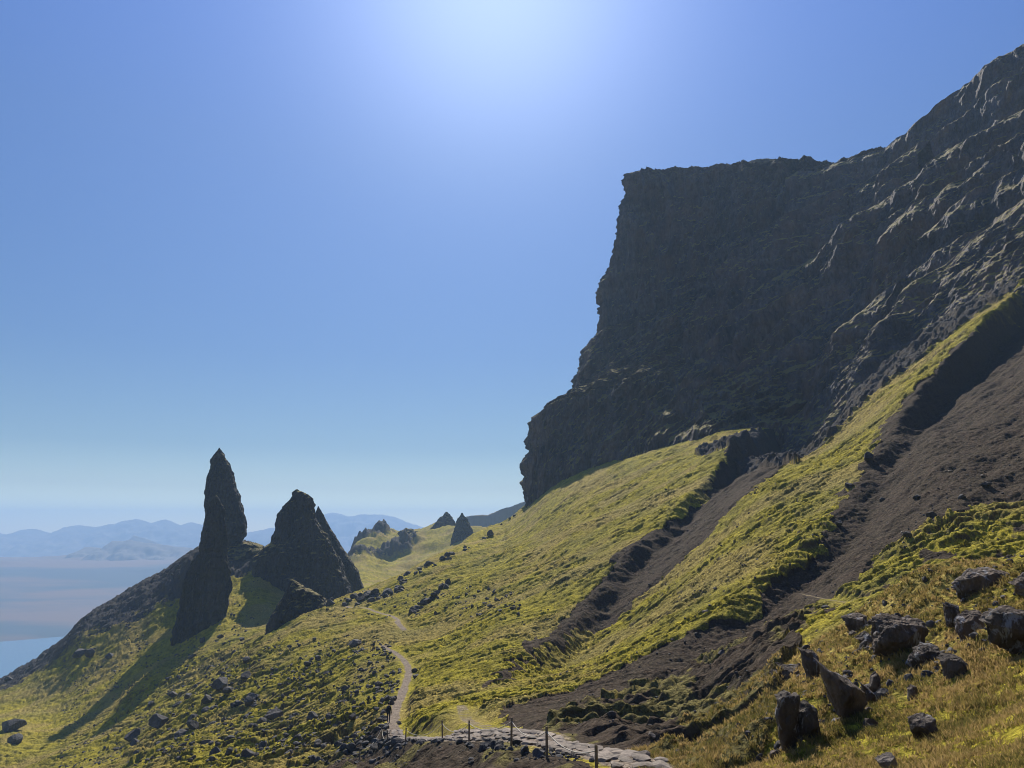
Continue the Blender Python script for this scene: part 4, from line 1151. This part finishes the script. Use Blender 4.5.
# ------------------------------------------------------------------ two hikers
def person_mesh(jacket, trousers, stride=0.12, arm=0.12):
    m, nt, bs = new_mat('hiker'); N = NB(nt)
    tc = N.n('ShaderNodeTexCoord'); sp = N.n('ShaderNodeSeparateXYZ'); N.l(tc.outputs['Object'], sp.inputs[0])
    c = N.mix(N.math('GREATER_THAN', sp.outputs[2], 0.07), (0.02, 0.018, 0.016), trousers)
    c = N.mix(N.math('GREATER_THAN', sp.outputs[2], 0.86), c, jacket)
    ax = N.math('ABSOLUTE', sp.outputs[0])
    hand = N.math('MULTIPLY', N.math('GREATER_THAN', ax, 0.215), N.math('LESS_THAN', sp.outputs[2], 0.84))
    c = N.mix(hand, c, (0.42, 0.27, 0.2))
    c = N.mix(N.math('GREATER_THAN', sp.outputs[2], 1.46), c, (0.42, 0.27, 0.2))
    N.l(c, bs.inputs['Base Color'])
    V = [(0, 0, .95), (0, 0, 1.12), (0, 0.01, 1.32), (0, 0.0, 1.45), (0, -.01, 1.52), (0, -.02, 1.60), (0, -.02, 1.68)]
    Rr = [.15, .14, .16, .085, .055, .085, .075]
    E = [(0, 1), (1, 2), (2, 3), (3, 4), (4, 5), (5, 6)]
    def chain(start, pts):
        p = start
        for co, r in pts:
            V.append(co); Rr.append(r); E.append((p, len(V) - 1)); p = len(V) - 1
        return p
    for s in (-1, 1):
        st = stride * s
        chain(0, [((.10 * s, 0, .88), .095), ((.11 * s, -st * .5 - .01, .50), .06), ((.115 * s, -st + .03, .10), .042), ((.12 * s, -st - .12, .045), .04)])
        w = chain(2, [((.17 * s, 0, 1.38), .06), ((.22 * s, .01, 1.12), .045), ((.25 * s, -arm * s * .4 - .05, .88), .032), ((.255 * s, -arm * s * .5 - .07, .80), .034)])
        bx, by, bz = V[w]
        for q in range(4):
            o = (q - 1.5) * 0.021
            chain(w, [((bx, by + o, bz - .055 - (.006 if q in (1, 2) else 0)), .0095), ((bx - .008 * s, by + o * 1.1, bz - .10 - (.01 if q in (1, 2) else 0)), .008)])
        chain(w, [((bx - .01 * s, by - .045, bz - .02), .0105), ((bx - .02 * s, by - .06, bz - .05), .009)])
    me = bpy.data.meshes.new('person'); me.from_pydata(V, E, []); me.materials.append(m)
    return me, Rr
def person(loc, rz, label, jacket, trousers, hair, pack):
    me, Rr = person_mesh(jacket, trousers)
    o = link('person', me); o.location = loc; o.rotation_euler = (0, 0, rz)
    sk = o.modifiers.new('skin', 'SKIN')
    for i, r in enumerate(Rr):
        me.skin_vertices[0].data[i].radius = (r, r * (0.72 if i < 3 else 1.0)) if False else (r, r)
        me.skin_vertices[0].data[i].use_root = (i == 0)
    sb = o.modifiers.new('sub', 'SUBSURF'); sb.levels = 1; sb.render_levels = 2
    tag(o, label, 'person')
    hm, nt, bs = new_mat('hair'); bs.inputs['Base Color'].default_value = (*hair, 1)
    v = ICO2[0] * [.098, .108, .10]; v = v + [0, .02, 1.655]; v[:, 2] = np.maximum(v[:, 2], 1.58 + (v[:, 1] < -.03) * .08)
    link('hair', mesh_np('hair', v, ICO2[1], hm), o)
    if pack:
        pm, nt, bs = new_mat('rucksack'); bs.inputs['Base Color'].default_value = (*pack, 1)
        v = ICO2[0]; v = np.sign(v) * np.abs(v) ** 0.6 * [.15, .09, .24] + [0, .21, 1.2]
        link('rucksack', mesh_np('rucksack', v, ICO2[1], pm), o)
    return o
p1 = P(391, 731, 74.5)
person((p1[0] - 0.25, p1[1], HZ(p1[0] - 0.25, p1[1])), math.radians(170), 'hiker in dark jacket and dark trousers walking on the path beyond the flagstones', (0.012, 0.015, 0.03), (0.01, 0.012, 0.02), (0.02, 0.015, 0.012), (0.012, 0.014, 0.025))
x2, y2 = G(373.5, 651)
person((x2, y2, HZ(x2, y2)), math.radians(20), 'far hiker in dark jacket and brown trousers standing left of the bend of the path', (0.012, 0.012, 0.018), (0.12, 0.08, 0.05), (0.3, 0.25, 0.2), None)

# ------------------------------------------------------------------ grass on the knoll
def tufts():
    r = np.random.default_rng(11)
    n = 52000
    th = np.radians(r.uniform(8, 38, n)); lr = r.uniform(math.log(7), math.log(34), n)
    R_ = np.exp(lr); x, y = R_ * np.sin(th), R_ * np.cos(th)
    z, zone = ground(x, y)
    keep = (zone[:, 0] < 0.35) & (zone[:, 3] < 0.2) & (fbm2(x / 0.8, y / 0.8, 2, 8) + r.normal(0, .3, n) > -0.35)
    x, y, z, R_ = x[keep], y[keep], z[keep], R_[keep]
    n = len(x); B = 7
    hgt = (0.045 + 0.06 * r.random(n)) * (0.8 + 0.5 * (fbm2(x / 1.2, y / 1.2, 2, 9) > 0.1)) * np.clip(R_ / 14, 0.8, 1.5)
    X = np.repeat(x, B) + r.normal(0, .035, n * B); Y = np.repeat(y, B) + r.normal(0, .035, n * B); Z = np.repeat(z, B) - 0.01
    h = np.repeat(hgt, B) * r.uniform(0.6, 1.2, n * B)
    a = r.uniform(0, 2 * math.pi, n * B); lean = r.uniform(0.2, 1.0, n * B) * h
    w = 0.006 * np.repeat(np.clip(R_ / 10, 1, 3), B)
    b = r.uniform(0, 2 * math.pi, n * B)
    wx, wy = np.cos(b) * w, np.sin(b) * w
    lx, ly = np.cos(a) * lean, np.sin(a) * lean
    v = np.stack([np.stack([X - wx, Y - wy, Z], -1), np.stack([X + wx, Y + wy, Z], -1),
                  np.stack([X + lx * .35 + wx * .7, Y + ly * .35 + wy * .7, Z + h * .6], -1), np.stack([X + lx * .35 - wx * .7, Y + ly * .35 - wy * .7, Z + h * .6], -1),
                  np.stack([X + lx, Y + ly, Z + h * .9], -1)], 1)
    i = np.arange(n * B)[:, None] * 5
    f = np.concatenate([i + [[0, 1, 2]], i + [[0, 2, 3]], i + [[3, 2, 4]]])
    tone = np.repeat(np.clip(0.5 + 0.5 * fbm2(x / 2.5, y / 2.5, 3, 31) + r.normal(0, .25, n), 0, 1), B * 5)
    return v.reshape(-1, 3), f.astype(np.int32), np.stack([tone] * 3 + [tone * 0 + 1], -1)
tv, tf, tc_ = tufts()
gmat, nt, bs = new_mat('grass_blades'); N = NB(nt)
at = N.n('ShaderNodeAttribute', attribute_name='tone')
sp = N.n('ShaderNodeSeparateColor'); N.l(at.outputs['Color'], sp.inputs[0])
N.l(N.ramp(sp.outputs[0], [(0.1, (0.12, 0.11, 0.03)), (0.45, (0.24, 0.18, 0.055)), (0.9, (0.38, 0.27, 0.11))]), bs.inputs['Base Color'])
tr = N.n('ShaderNodeBsdfTranslucent'); ms = N.n('ShaderNodeMixShader'); ms.inputs[0].default_value = 0.5
N.l(bs.inputs['Base Color'].links[0].from_socket, tr.inputs[0]); N.l(bs.outputs[0], ms.inputs[1]); N.l(tr.outputs[0], ms.inputs[2])
N.l(ms.outputs[0], nt.nodes['Material Output'].inputs[0])
tag(link('grass', mesh_np('grass', tv, tf, gmat, {'tone': tc_}, smooth_sh=False)), kind='stuff')
